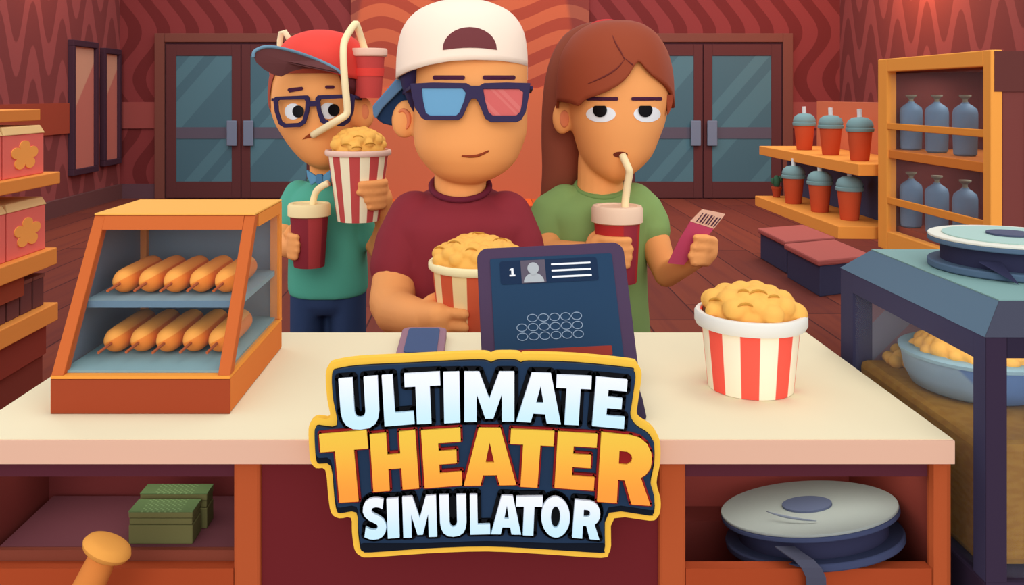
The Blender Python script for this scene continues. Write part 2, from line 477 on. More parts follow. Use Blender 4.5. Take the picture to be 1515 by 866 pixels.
f = MB().box(X0-.012, X0+.028, Y0-.004, Y0+.042, Zb-.06, Zt+.004).box(X0-.012, X0+.028, Y1-.085, Y1, Zb-.06, Zt+.004).box(X0-.012, X0+.028, Y0+.042, Y1-.085, Zt-.05, Zt+.004).box(X0-.012, X0+.028, Y0+.042, Y1-.085, Zb-.06, Zb+.02)
fr = f.build('door_frame', mat('#fba847'), t, bevel=.004)
MB().box(X0+.0, X0+.004, Y0+.04, Y1-.08, Zb+.0, Zt-.06).build('glass_pane', clear_glass('cooler_glass', '#c8a8a8', .05), fr)
MB().box(X0-.005, X0+.39, Y0+.045, Y1-.05, 1.085, 1.12).build('shelf', mat('#dd8234'), t, bevel=.003)
MB().box(X0+.04, X0+.39, Y0+.05, Y1-.05, .77, .80).build('shelf', mat('#a04a2c'), t)
MB().box(X0-.011, X0-.001, Y0+.04, Y1-.08, 1.205, 1.232).build('guard_rail', m_or2, t, bevel=.003)
MB().box(X0-.011, X0-.001, Y0+.04, Y1-.08, .895, .925).build('guard_rail', m_or2, t, bevel=.003)
m_bot = mat('#6a8fa8', rough=.5, spec=.3); m_cap = mat('#8c8f78')
names = ['upper shelf of the cooler, the bottle farthest from the viewer', 'upper shelf of the cooler, the middle bottle', 'upper shelf of the cooler, the bottle nearest the viewer',
         'lower shelf of the cooler, the bottle farthest from the viewer', 'lower shelf of the cooler, the middle bottle', 'lower shelf of the cooler, the bottle nearest the viewer']
proto = None; k = 0
for z in (1.121, .801):
    for u, x in ((1348, 1.79), (1386, 1.81), (1428, 1.82)):
        y = 1300*x/(u-CU)
        lab = 'blue bottle on the '+names[k]
        if proto is None:
            proto = thing('drink_bottle', (x, y, z), lab, 'bottle', 'blue bottles in the cooler')
            MB().lathe([(.034,0),(.040,.006),(.043,.10),(.043,.158),(.039,.175),(.024,.188),(.014,.194),(.012,.2)], (x, y, z), seg=28).build('bottle_body', m_bot, proto, smooth='auto')
            MB().lathe([(.0085,.2),(.0085,.212),(.021,.222),(.021,.228),(.006,.228)], (x, y, z), seg=20).build('bottle_stopper', m_cap, proto, smooth='auto')
        else: copy_tree(proto, (x, y, z), lab)
        k += 1
# ================================================================== RIGHT: CUP SHELVES
t = thing('cup_stand', (1.85, 4.2, 0), 'two tier orange wooden stand of lidded cups beside the cooler', 'shelf stand')
def slab(pts, z0, z1): return MB().hexa([(x, y, z0) for x, y in pts], [(x, y, z1) for x, y in pts])
slab([(1.637,3.8),(1.99,3.77),(1.99,5.15),(1.637,5.15)], .998, 1.049).build('shelf', mat('#f7a145'), t, bevel=.003)
slab([(1.55,3.8),(1.99,3.77),(1.99,4.95),(1.55,4.95)], .725, .78).build('shelf', mat('#f7a145'), t, bevel=.003)
MB().box(1.80, 1.99, 3.8, 5.15, .781, .997).build('middle_panel', mat('#4c5270'), t)
MB().box(1.99, 2.03, 3.8, 5.19, .7, 1.31).build('back_panel', mat('#da7d58'), t)
MB().box(1.88, 1.985, 3.8, 3.98, 0, .724).build('support_post', mat('#5a2e2b'), t)
proto = None; k = 0
lab = ['upper tier, nearest the cooler', 'upper tier, in the middle', 'upper tier, at the far end', 'lower tier, nearest the viewer', 'lower tier, in the middle', 'lower tier, beside the small cactus']
for z, lst in ((1.0495, ((1272, 4.0), (1229, 4.38), (1190, 4.78))), (.7805, ((1257, 4.0), (1213, 4.27), (1174, 4.6)))):
    for u, y in lst:
        x = (u-CU)*y/FPX
        l = 'orange cup with a grey green lid, '+lab[k]
        if proto is None:
            proto = thing('lidded_cup', (x, y, z), l, 'cup', 'orange lidded cups on the two tier stand')
            MB().lathe([(.038,0),(.040,.003),(.053,.135)], (x,y,z), seg=32).build('cup_body', mat('#cc5632'), proto, smooth='auto')
            MB().lathe([(.059,.132),(.061,.137),(.061,.147),(.056,.15),(.058,.156),(.058,.163),(.050,.182),(.032,.195),(.012,.198)], (x,y,z), seg=32).build('lid', mat('#7fa09e'), proto, smooth='auto')
            MB().tube([(x,y,z+.19), (x-.002,y,z+.235)], .0105).build('straw', mat('#e6e4dd'), proto, smooth='auto')
        else: copy_tree(proto, (x, y, z), l)
        k += 1
y = 4.88; x = (1149-CU)*y/FPX
t = thing('potted_cactus', (x, y, .7805), 'tiny green cactus in an orange pot at the far end of lower tier', 'plant')
MB().lathe([(.018,0),(.026,.045),(.029,.045),(.029,.058),(.02,.058)], (x,y,.7805), seg=20).build('pot', mat('#b04a2c'), t, smooth='auto')
c = MB().ball((x,y,.7805+.085), (.02,.02,.037), 14, 10).ball((x-.022,y,.7805+.09), (.011,.011,.018), 10, 8).ball((x+.021,y,.7805+.1), (.011,.011,.018), 10, 8)
c.tube([(x-.022,y,.86),(x,y,.85)], .006).tube([(x+.022,y,.87),(x,y,.86)], .006).build('cactus_stem', mat('#3d6a4e'), t, smooth=True)
# low cushioned benches on the floor
for k, (ux, Y, w, d, h) in enumerate(((1164, 6.62, .42, .62, .205), (1213, 5.86, .42, .62, .205))):
    xa = (ux-CU)*Y/FPX
    # box runs away from the viewer and to the left
    a = Vector((xa, Y, 0)); dl = Vector((0, d, 0)); dr = Vector((w, .2, 0))
    q = [a, a+dr, a+dr+dl, a+dl]
    t = thing('cushioned_bench', a, ['low dark blue bench with a pink cushion, the one farther back', 'low dark blue bench with a pink cushion, the one nearer the popcorn machine'][k], 'bench', 'pink cushioned benches under the cup stand')
    MB().hexa(q, [p+Vector((0,0,h)) for p in q]).build('bench_box', mat('#3d3f58'), t, bevel=.006)
    e = Vector((.02,.02,0))
    q2 = [a-Vector((.02,.02,0)), a+dr+Vector((.02,-.02,0)), a+dr+dl+e, a+dl+Vector((-.02,.02,0))]
    MB().hexa([p+Vector((0,0,h+.0005)) for p in q2], [p+Vector((0,0,h+.042)) for p in q2]).build('cushion', mat('#a85b53'), t, bevel=.012)
# ================================================================== THE COUNTER
ZC = .95; YF, YK = 1.0156, 1.477; XA, XB = -.608, .549
m_top = mat('#eee1b8'); m_edge = mat('#e3b698')
m_post = mat('#b6552a'); m_rail = mat('#a84620'); m_bay = mat('#70302a')
t = thing('service_counter', (0, 1.25, 0), 'long cream topped counter with orange and dark red cabinet below it', 'counter')
MB().box(XA, XB, YF+.004, YK, ZC-.0275, ZC).build('countertop', m_top, t)
MB().box(XA, XB, YF, YF+.0038, ZC-.0275, ZC-.0006).build('shaded_edge', m_edge, t)  # pinker front face: edge shading put into the colour
zt = ZC-.0277
yf = 1.03
MB().box(XA+.01, XB-.012, yf+.012, yf+.022, .897, zt).build('overhang_shadow', mat('#582630'), t)  # dark board: the shadow under the overhang, painted in
def px(u, Y=yf): return (u-CU)*Y/FPX
for a, c in ((345, 385), (975, 1015), (1380, 1411)):
    MB().box(px(a), px(c), yf, yf+.02, 0, zt).build('post', m_post, t, bevel=.004 if a < 1300 else .008)
MB().box(XA+.005, px(345)-.0002, yf+.002, yf+.018, 0, .793).build('bottom_rail', m_rail, t)
MB().box(px(1015)+.0002, px(1380)-.0002, yf+.002, yf+.018, 0, .793).build('bottom_rail', m_rail, t)
MB().box(XA+.005, px(345), yf+.019, yf+.026, .70, .806).build('inner_rail', mat('#7c3c2a'), t)
MB().box(px(385)+.0002, px(975)-.0002, yf+.006, yf+.02, 0, zt).build('front_panel', mat('#6c1f22'), t)
# left bay
MB().box(XA+.005, px(345)+.02, 1.20, 1.215, .3, zt).build('bay_back', mat('#672826'), t)
MB().box(XA+.03, px(345)+.02, yf+.027, 1.19, .796, .806).build('tray', mat('#6e3d42'), t)
# right bay
bl, br = px(1015)-.012, px(1380)+.009
MB().box(bl, br, 1.285, 1.30, .3, zt).build('bay_back', mat('#8c3c34'), t)
MB().box(bl, br, yf+.021, 1.284, .675, .687).build('bay_floor', mat('#aa462e'), t)
MB().box(bl-.01, bl, yf+.021, 1.284, .3, zt).build('bay_side', m_bay, t)
MB().box(br, br+.01, yf+.021, 1.284, .3, zt).build('bay_side', mat('#7c3328'), t)
MB().box(.26, .50, 1.24, 1.284, .688, .748).build('bay_cleat', m_bay, t)
MB().box(XA+.005, XA+.02, yf+.02, YK-.03, 0, zt).build('side_panel', mat('#6c2a24'), t)
MB().box(XB-.008, XB-.001, yf+.021, YK-.03, 0, zt).build('side_panel', m_post, t)
MB().box(XA+.021, XB-.018, YK-.05, YK-.03, 0, zt).build('customer_side_panel', mat('#8a3c26'), t)
# ------------------------------------------------ film reels
m_rt = mat('#939a92'); m_rs = mat('#454c62'); m_rd = mat('#2f3048')
def film_reel(c, r, tilt, h, label, mt, ms, mh, rim=None, strip=None, group=None, roll=0.0):
    c = Vector(c); ax = Vector((-math.sin(roll), math.sin(tilt), math.cos(tilt))).normalized()   # leaning away: far edge lower
    t = thing('film_reel', c, label, 'film reel', group)
    e = h*.22
    MB().lathe([(r,0),(r,e)], c, ax, 64).build('lower_flange', ms, t, smooth='auto', bevel=.002)
    MB().lathe([(r*.84,e),(r*.84,h-e)], c, ax, 64).build('wound_film', m_rd, t, smooth='auto')
    MB().lathe([(r,h-e),(r,h-e*.35)], c, ax, 64).build('upper_flange', ms, t, smooth='auto', bevel=.0015)
    MB().lathe([(r*.995,h-e*.349),(r*.995,h)], c, ax, 64).build('flange_face', rim or mt, t, smooth='auto', bevel=.001)
    if rim: MB().lathe([(r*.82,h+.0001),(r*.82,h+.0015)], c, ax, 64).build('face_disc', mt, t, smooth='auto')
    q = .0018 if rim else .0002
    MB().lathe([(r*.28,h+q),(r*.28,h+q+.0025)], c, ax, 48).build('hub_plate', mh, t, smooth='auto')
    x = Vector((1,0,0)); y = ax.cross(x)
    for a0 in (25, 205):
        pts = [c+ax*(h+q+.0006)+(x*math.cos(math.radians(a0+k*6))+y*math.sin(math.radians(a0+k*6)))*r*(.62+.02*k/9) for k in range(10)]
        if not rim: MB().tube(pts, [.0004+.0012*math.sin(PI*k/9) for k in range(10)], 8).build('groove_mark', mat('#6f7680'), t, smooth=True)
    return t, ax
reel, ax = film_reel((px(1210, 1.155)-.015, 1.13, .777), .110, math.radians(10), .042, 'large grey film reel lying in the open bay under the counter', m_rt, mat('#3d4560'), mat('#525a70'), roll=math.radians(8))
def ribbon(mb, pts, w, th, side=(1,0,0)):
    s = Vector(side).normalized(); rs = []
    for i, p in enumerate(pts):
        p = Vector(p); tt = (Vector(pts[min(i+1,len(pts)-1)])-Vector(pts[max(i-1,0)])).normalized(); n = s.cross(tt).normalized()
        rs.append([p-s*w/2-n*th/2, p+s*w/2-n*th/2, p+s*w/2+n*th/2, p-s*w/2+n*th/2])
    return mb.rings(rs, True)
xs = px(1200)
ribbon(MB(), [(px(1168),1.047,.811),(px(1176),1.034,.810),(px(1186),1.022,.808),(px(1194),1.0165,.802),(xs,1.0155,.792),(xs+.001,1.0155,.77),(xs+.004,1.0155,.70),(xs+.004,1.0155,.66)], .023, .0014).build('film_strip', mat('#494a58'), reel)
# ------------------------------------------------ bundles of banknotes
def bundle(u0, Y, w, d, h, label, y2=None):
    x0 = (u0-CU)*Y/FPX; z = .8062
    t = thing('banknote_bundle', (x0+w/2, Y+d/2, z), label, 'banknotes', 'green banknote bundles under the counter')
    mb = MB()
    n = 3; hs = (.60, .20, .20); zz = z
    for i in range(n):
        hh = h*hs[i]; e = (0, .0006, .0)[i]
        mb.box(x0+e, x0+w-e, Y+e, Y+d, zz+(.0006 if i else 0), zz+hh); zz += hh
    mb.build('note_stack', mat('#646138'), t, bevel=.0012)
    MB().box(x0, x0+w, Y, Y+d, z+h+.0001, z+h+.0012).build('top_note', pmat('green_note_print', lambda nt,x,y,z,mix: mix(((((x*900).sin()*((y*900).sin()))).gt(.35))*((x*30).abs().lt(.75)), '#566c40', '#6d8654')), t)
    return t
bundle(190, 1.062, .0775, .033, .0385, 'green banknote bundle lying in front under the counter')
bundle(207, 1.1, .084, .027, .043, 'green banknote bundle lying behind the other under the counter')
# ------------------------------------------------ wooden bat
top = P(164, 800, .955); low = Vector((-.78, .86, .034))
d = (low-top).normalized(); L = (low-top).length
t = thing('wooden_bat', low, 'orange wooden bat leaning by the counter with only its knob showing', 'bat')
MB().lathe([(.004,0),(.017,.0008),(.0245,.004),(.0268,.0085),(.0250,.013),(.0165,.018)], top, d, 40).build('knob', mat('#e29a44'), t, smooth='auto')
MB().lathe([(.0145,.018),(.0155,.03),(.019,.10),(.023,.3),(.031,.55),(.034,L-.05),(.02,L-.003)], top, d, 32).build('shaft', mat('#d9823a'), t, smooth='auto')
# ------------------------------------------------ corn dog case
xa, xb = -.537, -.3128
yF, yT, yB = 1.099, 1.2236, 1.388
zb, zm, zt2 = ZC+.0005, .998, 1.1815
t = thing('food_warmer_case', ((xa+xb)/2, 1.24, ZC), 'orange framed glass warmer case of corn dogs on the counter', 'display case')
m_cf = mat('#c4622c'); m_cs = mat('#e88e3c')  # front and side tones of one frame, shading painted into the colours
MB().box(xa, xb, yF+.003, yB, zb, zm-.004).build('base_box', mat('#dd7c36'), t, bevel=.002)
MB().box(xa, xb, yF, yF+.0028, zb, zm-.0045).build('front_panel', mat('#9c4122'), t)
MB().box(xa, xb, yF, yB, zm-.0038, zm).build('base_ledge', m_or2, t)
def sl(z): return yF+.001+(yT-yF)*(z-zm)/(zt2-zm)
def bar(a, b, w, d, m, nm='frame_post'):
    return MB().beam(a, b, w, d, (0,1,0)).build(nm, m, t, bevel=.001)
w = .0155
for x in (xa+w/2, xb-w/2):
    y0, y1 = sl(zm), sl(zt2)
    MB().hexa([(x-w/2,y0,zm),(x+w/2,y0,zm),(x+w/2,y0+.018,zm),(x-w/2,y0+.018,zm)],[(x-w/2,y1,zt2-.0005),(x+w/2,y1,zt2-.0005),(x+w/2,y1+.018,zt2-.0005),(x-w/2,y1+.018,zt2-.0005)]).build('front_post', m_cf, t, bevel=.001)
    MB().box(x-w/2, x+w/2, yB-.014, yB, zm, zt2-.0005).build('rear_post', m_cs, t, bevel=.001)
    MB().box(x-w/2, x+w/2, yT+.0195, yB-.0142, zt2-.018, zt2-.0005).build('side_rail', m_cs, t)
xm = (217-CU)*(yB-.01)/FPX+.03
MB().hexa([(xa+w,sl(zt2-.018)+.0,zt2-.018),(xb-w,sl(zt2-.018),zt2-.018),(xb-w,sl(zt2-.018)+.016,zt2-.018),(xa+w,sl(zt2-.018)+.016,zt2-.018)],[(xa+w,yT,zt2-.0005),(xb-w,yT,zt2-.0005),(xb-w,yT+.016,zt2-.0005),(xa+w,yT+.016,zt2-.0005)]).build('top_rail', m_cf, t)
MB().box(xa, xb, yT, yB, zt2, zt2+.003).build('top_board', mat('#f0b052'), t, bevel=.001)  # lighter top: lit tone put into the colour
MB().box(xa+w, xb-w, yB-.004, yB-.001, zm, zt2-.001).build('back_glass', mat('#76858e', alpha=.9, name='slate_glass'), t)
MB().box(xa+.003, xa+.006, yF+.06, yB-.015, zm+.001, zm+.002).build('left_glass_seal', m_cs, t)
cg = clear_glass('case_glass', '#9fb4bd', .10)
for x, m in ((xa+.004, mat('#78868f', alpha=.85, name='slate_side_glass')), (xb-.006, cg)):
    MB().prism([(0,0)]*0 or [(sl(zm)+.02, zm+.001),(yB-.0145, zm+.001),(yB-.0145, zt2-.0185),(sl(zt2-.0185)+.02, zt2-.0185)], [], 0, .002) and None
    a = [(sl(zm)+.019, zm+.0005),(yB-.0145, zm+.0005),(yB-.0145, zt2-.0185),(sl(zt2-.0185)+.019, zt2-.0185)]
    MB().hexa([(x, a[0][0], a[0][1]),(x+.002, a[0][0], a[0][1]),(x+.002, a[1][0], a[1][1]),(x, a[1][0], a[1][1])],[(x, a[3][0], a[3][1]),(x+.002, a[3][0], a[3][1]),(x+.002, a[2][0], a[2][1]),(x, a[2][0], a[2][1])]).build('side_glass', m, t)
y0, y1 = sl(zm)+.007, sl(zt2-.018)+.007
MB().hexa([(xa+w,y0,zm+.0005),(xb-w,y0,zm+.0005),(xb-w,y0+.002,zm+.0005),(xa+w,y0+.002,zm+.0005)],[(xa+w,y1,zt2-.0185),(xb-w,y1,zt2-.0185),(xb-w,y1+.002,zt2-.0185),(xa+w,y1+.002,zt2-.0185)]).build('front_glass', clear_glass('front_glass', '#8090a0', .015), t)
m_shelf = mat('#84a6a6')
MB().box(xa+.008, xb-.008, yF+.012, yB-.005, zm+.0002, zm+.003).build('heated_deck', m_shelf, t)
zs = 1.075
MB().box(xa+.008, xb-.008, sl(zs)+.020, yB-.005, zs-.008, zs-.0002).build('glass_shelf', mat('#86a3a8'), t)
MB().box(xa+.008, xb-.008, sl(zs)+.0185, sl(zs)+.0199, zs-.009, zs).build('shelf_edge', mat('#66808f'), t)
# corn dogs
m_dog = mat('#e07a27'); m_dogt = mat('#f19a3d')
side = ['leftmost', 'second from the left', 'in the middle', 'second from the right', 'rightmost']
proto = None
def corn_dog(loc, label):
    t = thing('corn_dog', loc, label, 'corn dog', 'corn dogs in the warmer case')
    a = Vector(loc)+Vector((0,0,.0172)); dv = Vector((.0, 1, 0)).normalized()
    pr = [(.0015,0),(.0095,.002),(.014,.007),(.0163,.015),(.017,.03),(.017,.105),(.0158,.120),(.012,.130),(.0065,.1355),(.001,.137)]
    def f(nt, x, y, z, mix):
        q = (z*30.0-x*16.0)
        return mix(q.ss(.60, .64), '#ee842a', '#fba949')  # lighter upper side is a highlight painted into the batter
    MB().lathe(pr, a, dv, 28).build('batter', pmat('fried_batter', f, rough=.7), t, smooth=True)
    MB().tube([a-dv*.032-Vector((.004,0,.004)), a+dv*.01], .0019, 10).build('stick', mat('#b35a2c'), t, smooth='auto')
    return t
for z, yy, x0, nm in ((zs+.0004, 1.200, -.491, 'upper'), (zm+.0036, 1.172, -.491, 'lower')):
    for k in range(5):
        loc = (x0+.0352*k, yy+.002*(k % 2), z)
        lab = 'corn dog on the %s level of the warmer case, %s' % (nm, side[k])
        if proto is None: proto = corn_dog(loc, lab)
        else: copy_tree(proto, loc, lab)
# ------------------------------------------------ popcorn and buckets
m_pop = mat('#f5b858', rough=.9); m_husk = mat('#c98f36'); m_pop2 = mat('#f0ae4e')
def mound(c, rx, ry, h, lr, seed, parent=None, n=None, husk=8, fr=.8):
    rnd = random.Random(seed); c = Vector(c); mb = MB()
    mb.ball(c, (rx*.97, ry*.97, h*.93), 32, 16)
    n = n or int(2.0*rx*ry/(lr*lr))
    ga = PI*(3-math.sqrt(5)); pts = []
    for i in range(n):
        f = (i+.5)/n; r = math.sqrt(f); a = i*ga
        zz = math.sqrt(max(0, 1-r*r*.97))
        p = c+Vector((rx*r*.93*math.cos(a), ry*r*.93*math.sin(a), h*.86*zz))
        k = lr*(.82+.36*rnd.random())
        mb.ball(p, (k, k, k*.86), 14, 9); pts.append((p, k))
    o = mb.build('popcorn', [m_pop], parent, smooth=True, origin=c, remesh=max(.0018, lr*.14), smoothit=4)
    return o, pts
def husks(o, b, lst, s=1.0):
    mb = MB()
    for u, v, w in lst:
        p = []
        for k in range(9):
            a = PI*(1.12+.76*k/8)
            p.append((u+w*math.cos(a), v+w*.55*math.sin(a)+w*.3))
        q = [hit(b, a, c, .0012) for a, c in p]
        q = [x for x in q if x is not None]
        if len(q) > 3: mb.tube(q, [.0005+s*.0016*math.sin(PI*i/(len(q)-1)) for i in range(len(q))], 8)
    if mb.v: mb.build('husk', m_husk, o, smooth=True)
def stripes(n, ph, red, cream):
    def f(nt, x, y, z, mix):
        a = y.op('ARCTAN2', x)
        q = ((a*(n/(2*PI))+ph+50.0).fract()-.5).abs()
        return mix(q.ss(.235, .262), cream, red)
    return f
def bucket(c, rb, rt, h, label, n, ph, red='#f95d4b', cream='#fdf0cf', rim='#e9e6d6', rimr=1.12, rimh=.018, rot=None):
    t = thing('popcorn_bucket', c, label, 'popcorn bucket', 'striped popcorn buckets')
    wall = .0015
    MB().lathe([(rb,0),(rb+(rt-rb)*.5,h*.5),(rt,h),(rt-wall,h),(rb-wall,.004),(.0001,.004)], c, seg=64).build('bucket_body', pmat('striped_paper', stripes(n, ph, red, cream)), t, smooth='auto')
    R = rt*rimr
    MB().lathe([(rt-.004,h-rimh),(R*.97,h-rimh),(R,h-rimh*.75),(R,h-.002),(R-.002,h+.001),(R-.007,h+.001),(R-.009,h-.002),(rt-.004,h-rimh)], c, seg=64, cap=False).build('rim', mat(rim), t, smooth='auto')
    return t
c = Vector(((1110-CU)*1.203/FPX, 1.203, ZC+.0006))
t = bucket(c, .0565, .0665, .103, 'red and cream striped popcorn bucket standing alone on the right of the counter', 8, .38)
mo, _ = mound(c+Vector((0,0,.098)), .061, .061, .036, .0165, 3)
tag(mo, 'yellow popcorn heaped in the bucket on the right of the counter', 'popcorn', kind='stuff')
husks(mo, bvh_of(mo), [(1058,445,10),(1100,432,9),(1122,434,14),(1103,453,12),(1145,440,9)])
# ------------------------------------------------ till and card terminal
t = thing('till', (.1, 1.17, ZC), 'purple till with a dark blue touch screen in the middle of the counter', 'till')
m_pu = mat('#4a3950'); m_pd = mat('#352b42')
bp = [( -.024,1.085),(.212,1.085),(.232,1.105),(.232,1.26),(-.024,1.26)]
MB().hexa([(-.026,1.075,ZC+.0005),(.205,1.075,ZC+.0005),(.225,1.27,ZC+.0005),(-.026,1.27,ZC+.0005)],[(-.026,1.082,ZC+.028),(.200,1.082,ZC+.028),(.212,1.27,ZC+.028),(-.026,1.27,ZC+.028)]).build('base', m_pd, t, bevel=.004)
# screen slab: local frame
pb, pt = Vector((.1105, 1.195, .967)), Vector((.1015, 1.275, 1.1315))
up = (pt-pb); Hs = up.length; up.normalize(); rt_ = Vector((1,0,0)); rt_ = (rt_-up*rt_.dot(up)).normalized(); nn = rt_.cross(up)  # towards viewer?
if nn.y > 0: nn = -nn
def scr(mb, poly, d0, d1, mi=0):   # poly in (x across, y up) metres on the slab
    k = len(poly); A = [pb+rt_*a+up*b+nn*d0 for a, b in poly]; B = [pb+rt_*a+up*b+nn*d1 for a, b in poly]
    return mb.add(A+B, [list(range(k)), list(range(k, 2*k))[::-1]]+[[i,(i+1)%k,k+(i+1)%k,k+i] for i in range(k)], mi)
W2 = .1065
def rr(x0,y0,x1,y1,r,n=5): return rpoly(x0,y0,x1,y1,r,n)
scr(MB(), rr(-W2, -.01, W2, Hs, .016, 8), -.016, 0).build('screen_housing', m_pu, t, bevel=.0015)
sc_ = scr(MB(), rr(-W2+.0185, -.006, W2-.0185, Hs-.0165, .003), .0002, .0012).build('screen', mat('#1b3a55', rough=.6), t)
y1 = Hs-.021
scr(MB(), rr(-.0745, y1-.034, .0655, y1, .004), .0013, .0018).build('order_bar', mat('#192d47'), sc_)
scr(MB(), rr(-.0445, y1-.0335, -.0095, y1-.0005, .0005), .0019, .0022).build('portrait_tile', mat('#5b5560'), sc_)
m_gr = mat('#a9b0b0'); m_w = mat('#e6ecec')
cxp = -.027
bust = [(cxp+.0145*math.cos(a), y1-.0325+.0135*math.sin(a)) for a in [PI*k/12 for k in range(13)]]
mb = scr(MB(), bust, .0023, .0026)
scr(mb, [(cxp+.0083*math.cos(2*PI*k/20), y1-.0125+.0085*math.sin(2*PI*k/20)) for k in range(20)], .0027, .0030)
scr(mb, [(cxp-.003,y1-.022),(cxp+.003,y1-.022),(cxp+.003,y1-.016),(cxp-.003,y1-.016)], .00305, .0032)
mb.build('portrait_icon', m_gr, sc_)
mb = MB()
for k in range(3): scr(mb, rr(-.001, y1-.0095-.009*k, .056, y1-.0068-.009*k, .0008, 2), .0019, .0023)
mb.build('text_line', m_w, sc_)
x1_ = -.0615; yy = y1-.0225
scr(scr(scr(MB(), [(x1_,yy),(x1_+.0085,yy),(x1_+.0085,yy+.0022),(x1_,yy+.0022)], .0019,.0023), [(x1_+.003,yy+.002),(x1_+.0062,yy+.002),(x1_+.0062,yy+.0115),(x1_+.003,yy+.0115)], .0019,.0023), [(x1_+.0005,yy+.0085),(x1_+.004,yy+.0085),(x1_+.004,yy+.0115),(x1_+.001,yy+.0105)], .0019,.0023).build('number_one', m_w, sc_)
m_ring = mat('#8fa3b5')
for r, (cnt, xs0) in enumerate(((5, -.0333), (6, -.0488), (6, -.0488))):
    for k in range(cnt):
        cx, cy = xs0+.0155*k, .0795-.0125*r
        o_ = [(cx+.0075*math.cos(2*PI*i/24), cy+.0056*math.sin(2*PI*i/24)) for i in range(24)]
        i_ = [(cx+.0065*math.cos(2*PI*i/24), cy+.0046*math.sin(2*PI*i/24)) for i in range(24)]
        mb = MB(); q = lambda lst, d: [pb+rt_*a+up*b_+nn*d for a, b_ in lst]
        mb.add(q(o_,.0013)+q(i_,.0013)+q(o_,.0018)+q(i_,.0018), sum([[[i,(i+1)%24,24+(i+1)%24,24+i],[48+i,72+i,72+(i+1)%24,48+(i+1)%24],[i,48+i,48+(i+1)%24,(i+1)%24],[24+i,24+(i+1)%24,72+(i+1)%24,72+i]] for i in range(24)], []))
        mb.build('seat_ring', m_ring, sc_)
scr(MB(), rr(-.0745, .0245, .073, .037, .0015), .0013, .002).build('red_button', mat('#93362b'), sc_)
MB().beam((.105,1.245,.965),(.105,1.262,1.04), .05, .012, (0,1,0)).build('screen_stand', m_pd, t)
# card terminal lying on the counter
a, b_ = P(591, 540, 1.30), P(590, 498, 1.445)
t = thing('card_terminal', ((626-CU)*1.37/FPX, 1.37, ZC), 'small mauve card terminal with a blue screen beside the till', 'card terminal')
def terminal(mb, e, z0, z1, r):
    poly = rpoly(-.127+e, 1.31+e*1.5, -.0545-e, 1.452-e, r, 5); k = len(poly)
    lift = lambda y: (y-1.31)*.05
    return mb.add([(x,y,z0+lift(y)*(z0>ZC+.001)) for x,y in poly]+[(x,y,z1+lift(y)) for x,y in poly], [list(range(k))[::-1], list(range(k,2*k))]+[[i,(i+1)%k,k+(i+1)%k,k+i] for i in range(k)])
terminal(MB(), 0, ZC+.0005, ZC+.009, .014).build('terminal_body', mat('#9c7680'), t, bevel=.002)
terminal(MB(), .011, ZC+.0092, ZC+.0105, .007).build('screen', mat('#43597c', rough=.6), t)
# ================================================================== POPCORN MACHINE (right)
xa, yA, yB_ = .575, 1.0, 1.40
zT, zR, ib = 1.074, 1.106, .038
xr = 1.03
m_l = mat('#403f5a'); m_f = mat('#36293c'); m_ch = mat('#566d7c'); m_tt = mat('#7fa39b')  # side, front, chamfer and top tones carry the machine's shading
t = thing('popcorn_machine', ((xa+xr)/2, 1.2, 0), 'large dark blue glass popcorn machine standing at the right edge', 'popcorn machine')
zG = .798
w = .045
MB().box(xa, xr, yA, yB_, 0, zG-.003).build('base_cabinet', m_f, t, bevel=.003)
pl = .042
fr = MB()
for (x0,x1,y0,y1) in ((xa,xa+.024,yA,yA+.024),(xr-.024,xr,yA,yA+.024),(xa,xa+.03,yB_-.045,yB_),(xr-.03,xr,yB_-.045,yB_)):
    MB().box(x0,x1,y0,y1,zG-.0028,zT-.0001).build('corner_post', m_l, t)
MB().box(xa, xa+.02, yA+.0242, yB_-.0452, 1.044, zT-.0001).build('side_header', m_l, t)
MB().box(xa+.0242, xr-.0242, yA, yA+.02, 1.05, zT-.0001).build('front_header', m_f, t)
MB().box(xa+.0302, xr-.0302, yB_-.02, yB_, 1.05, zT-.0001).build('rear_header', m_f, t)
for x0 in (xa+.0005, xr-.0245): MB().box(x0, x0+.0235, yA-.0012, yA-.0001, zG-.0028, zT-.0001).build('post_shade_plate', m_f, t)  # darker plates: shading of the posts' front faces painted in
MB().box(xa+.0005, xr-.0005, yA-.0012, yA-.0001, zG-.03, zG-.003).build('sill_shade_plate', m_f, t)
MB().box(xa+.0245, xr-.0245, yA-.0012, yA-.0001, 1.05, zT-.0001).build('header_shade_plate', mat('#2c2436'), t)  # darker plate: front header shading put into the colour
MB().hexa([(xa-.001,yA-.0022,zT),(xr+.001,yA-.0022,zT),(xr+.001,yA-.0008,zT),(xa-.001,yA-.0008,zT)],[(xa+ib,yA+ib-.0012,zR),(xr-ib,yA+ib-.0012,zR),(xr-ib,yA+ib+.0002,zR),(xa+ib,yA+ib+.0002,zR)]).build('front_lid_shade', mat('#40424f'), t)  # darker strip: front chamfer shading put into the colour
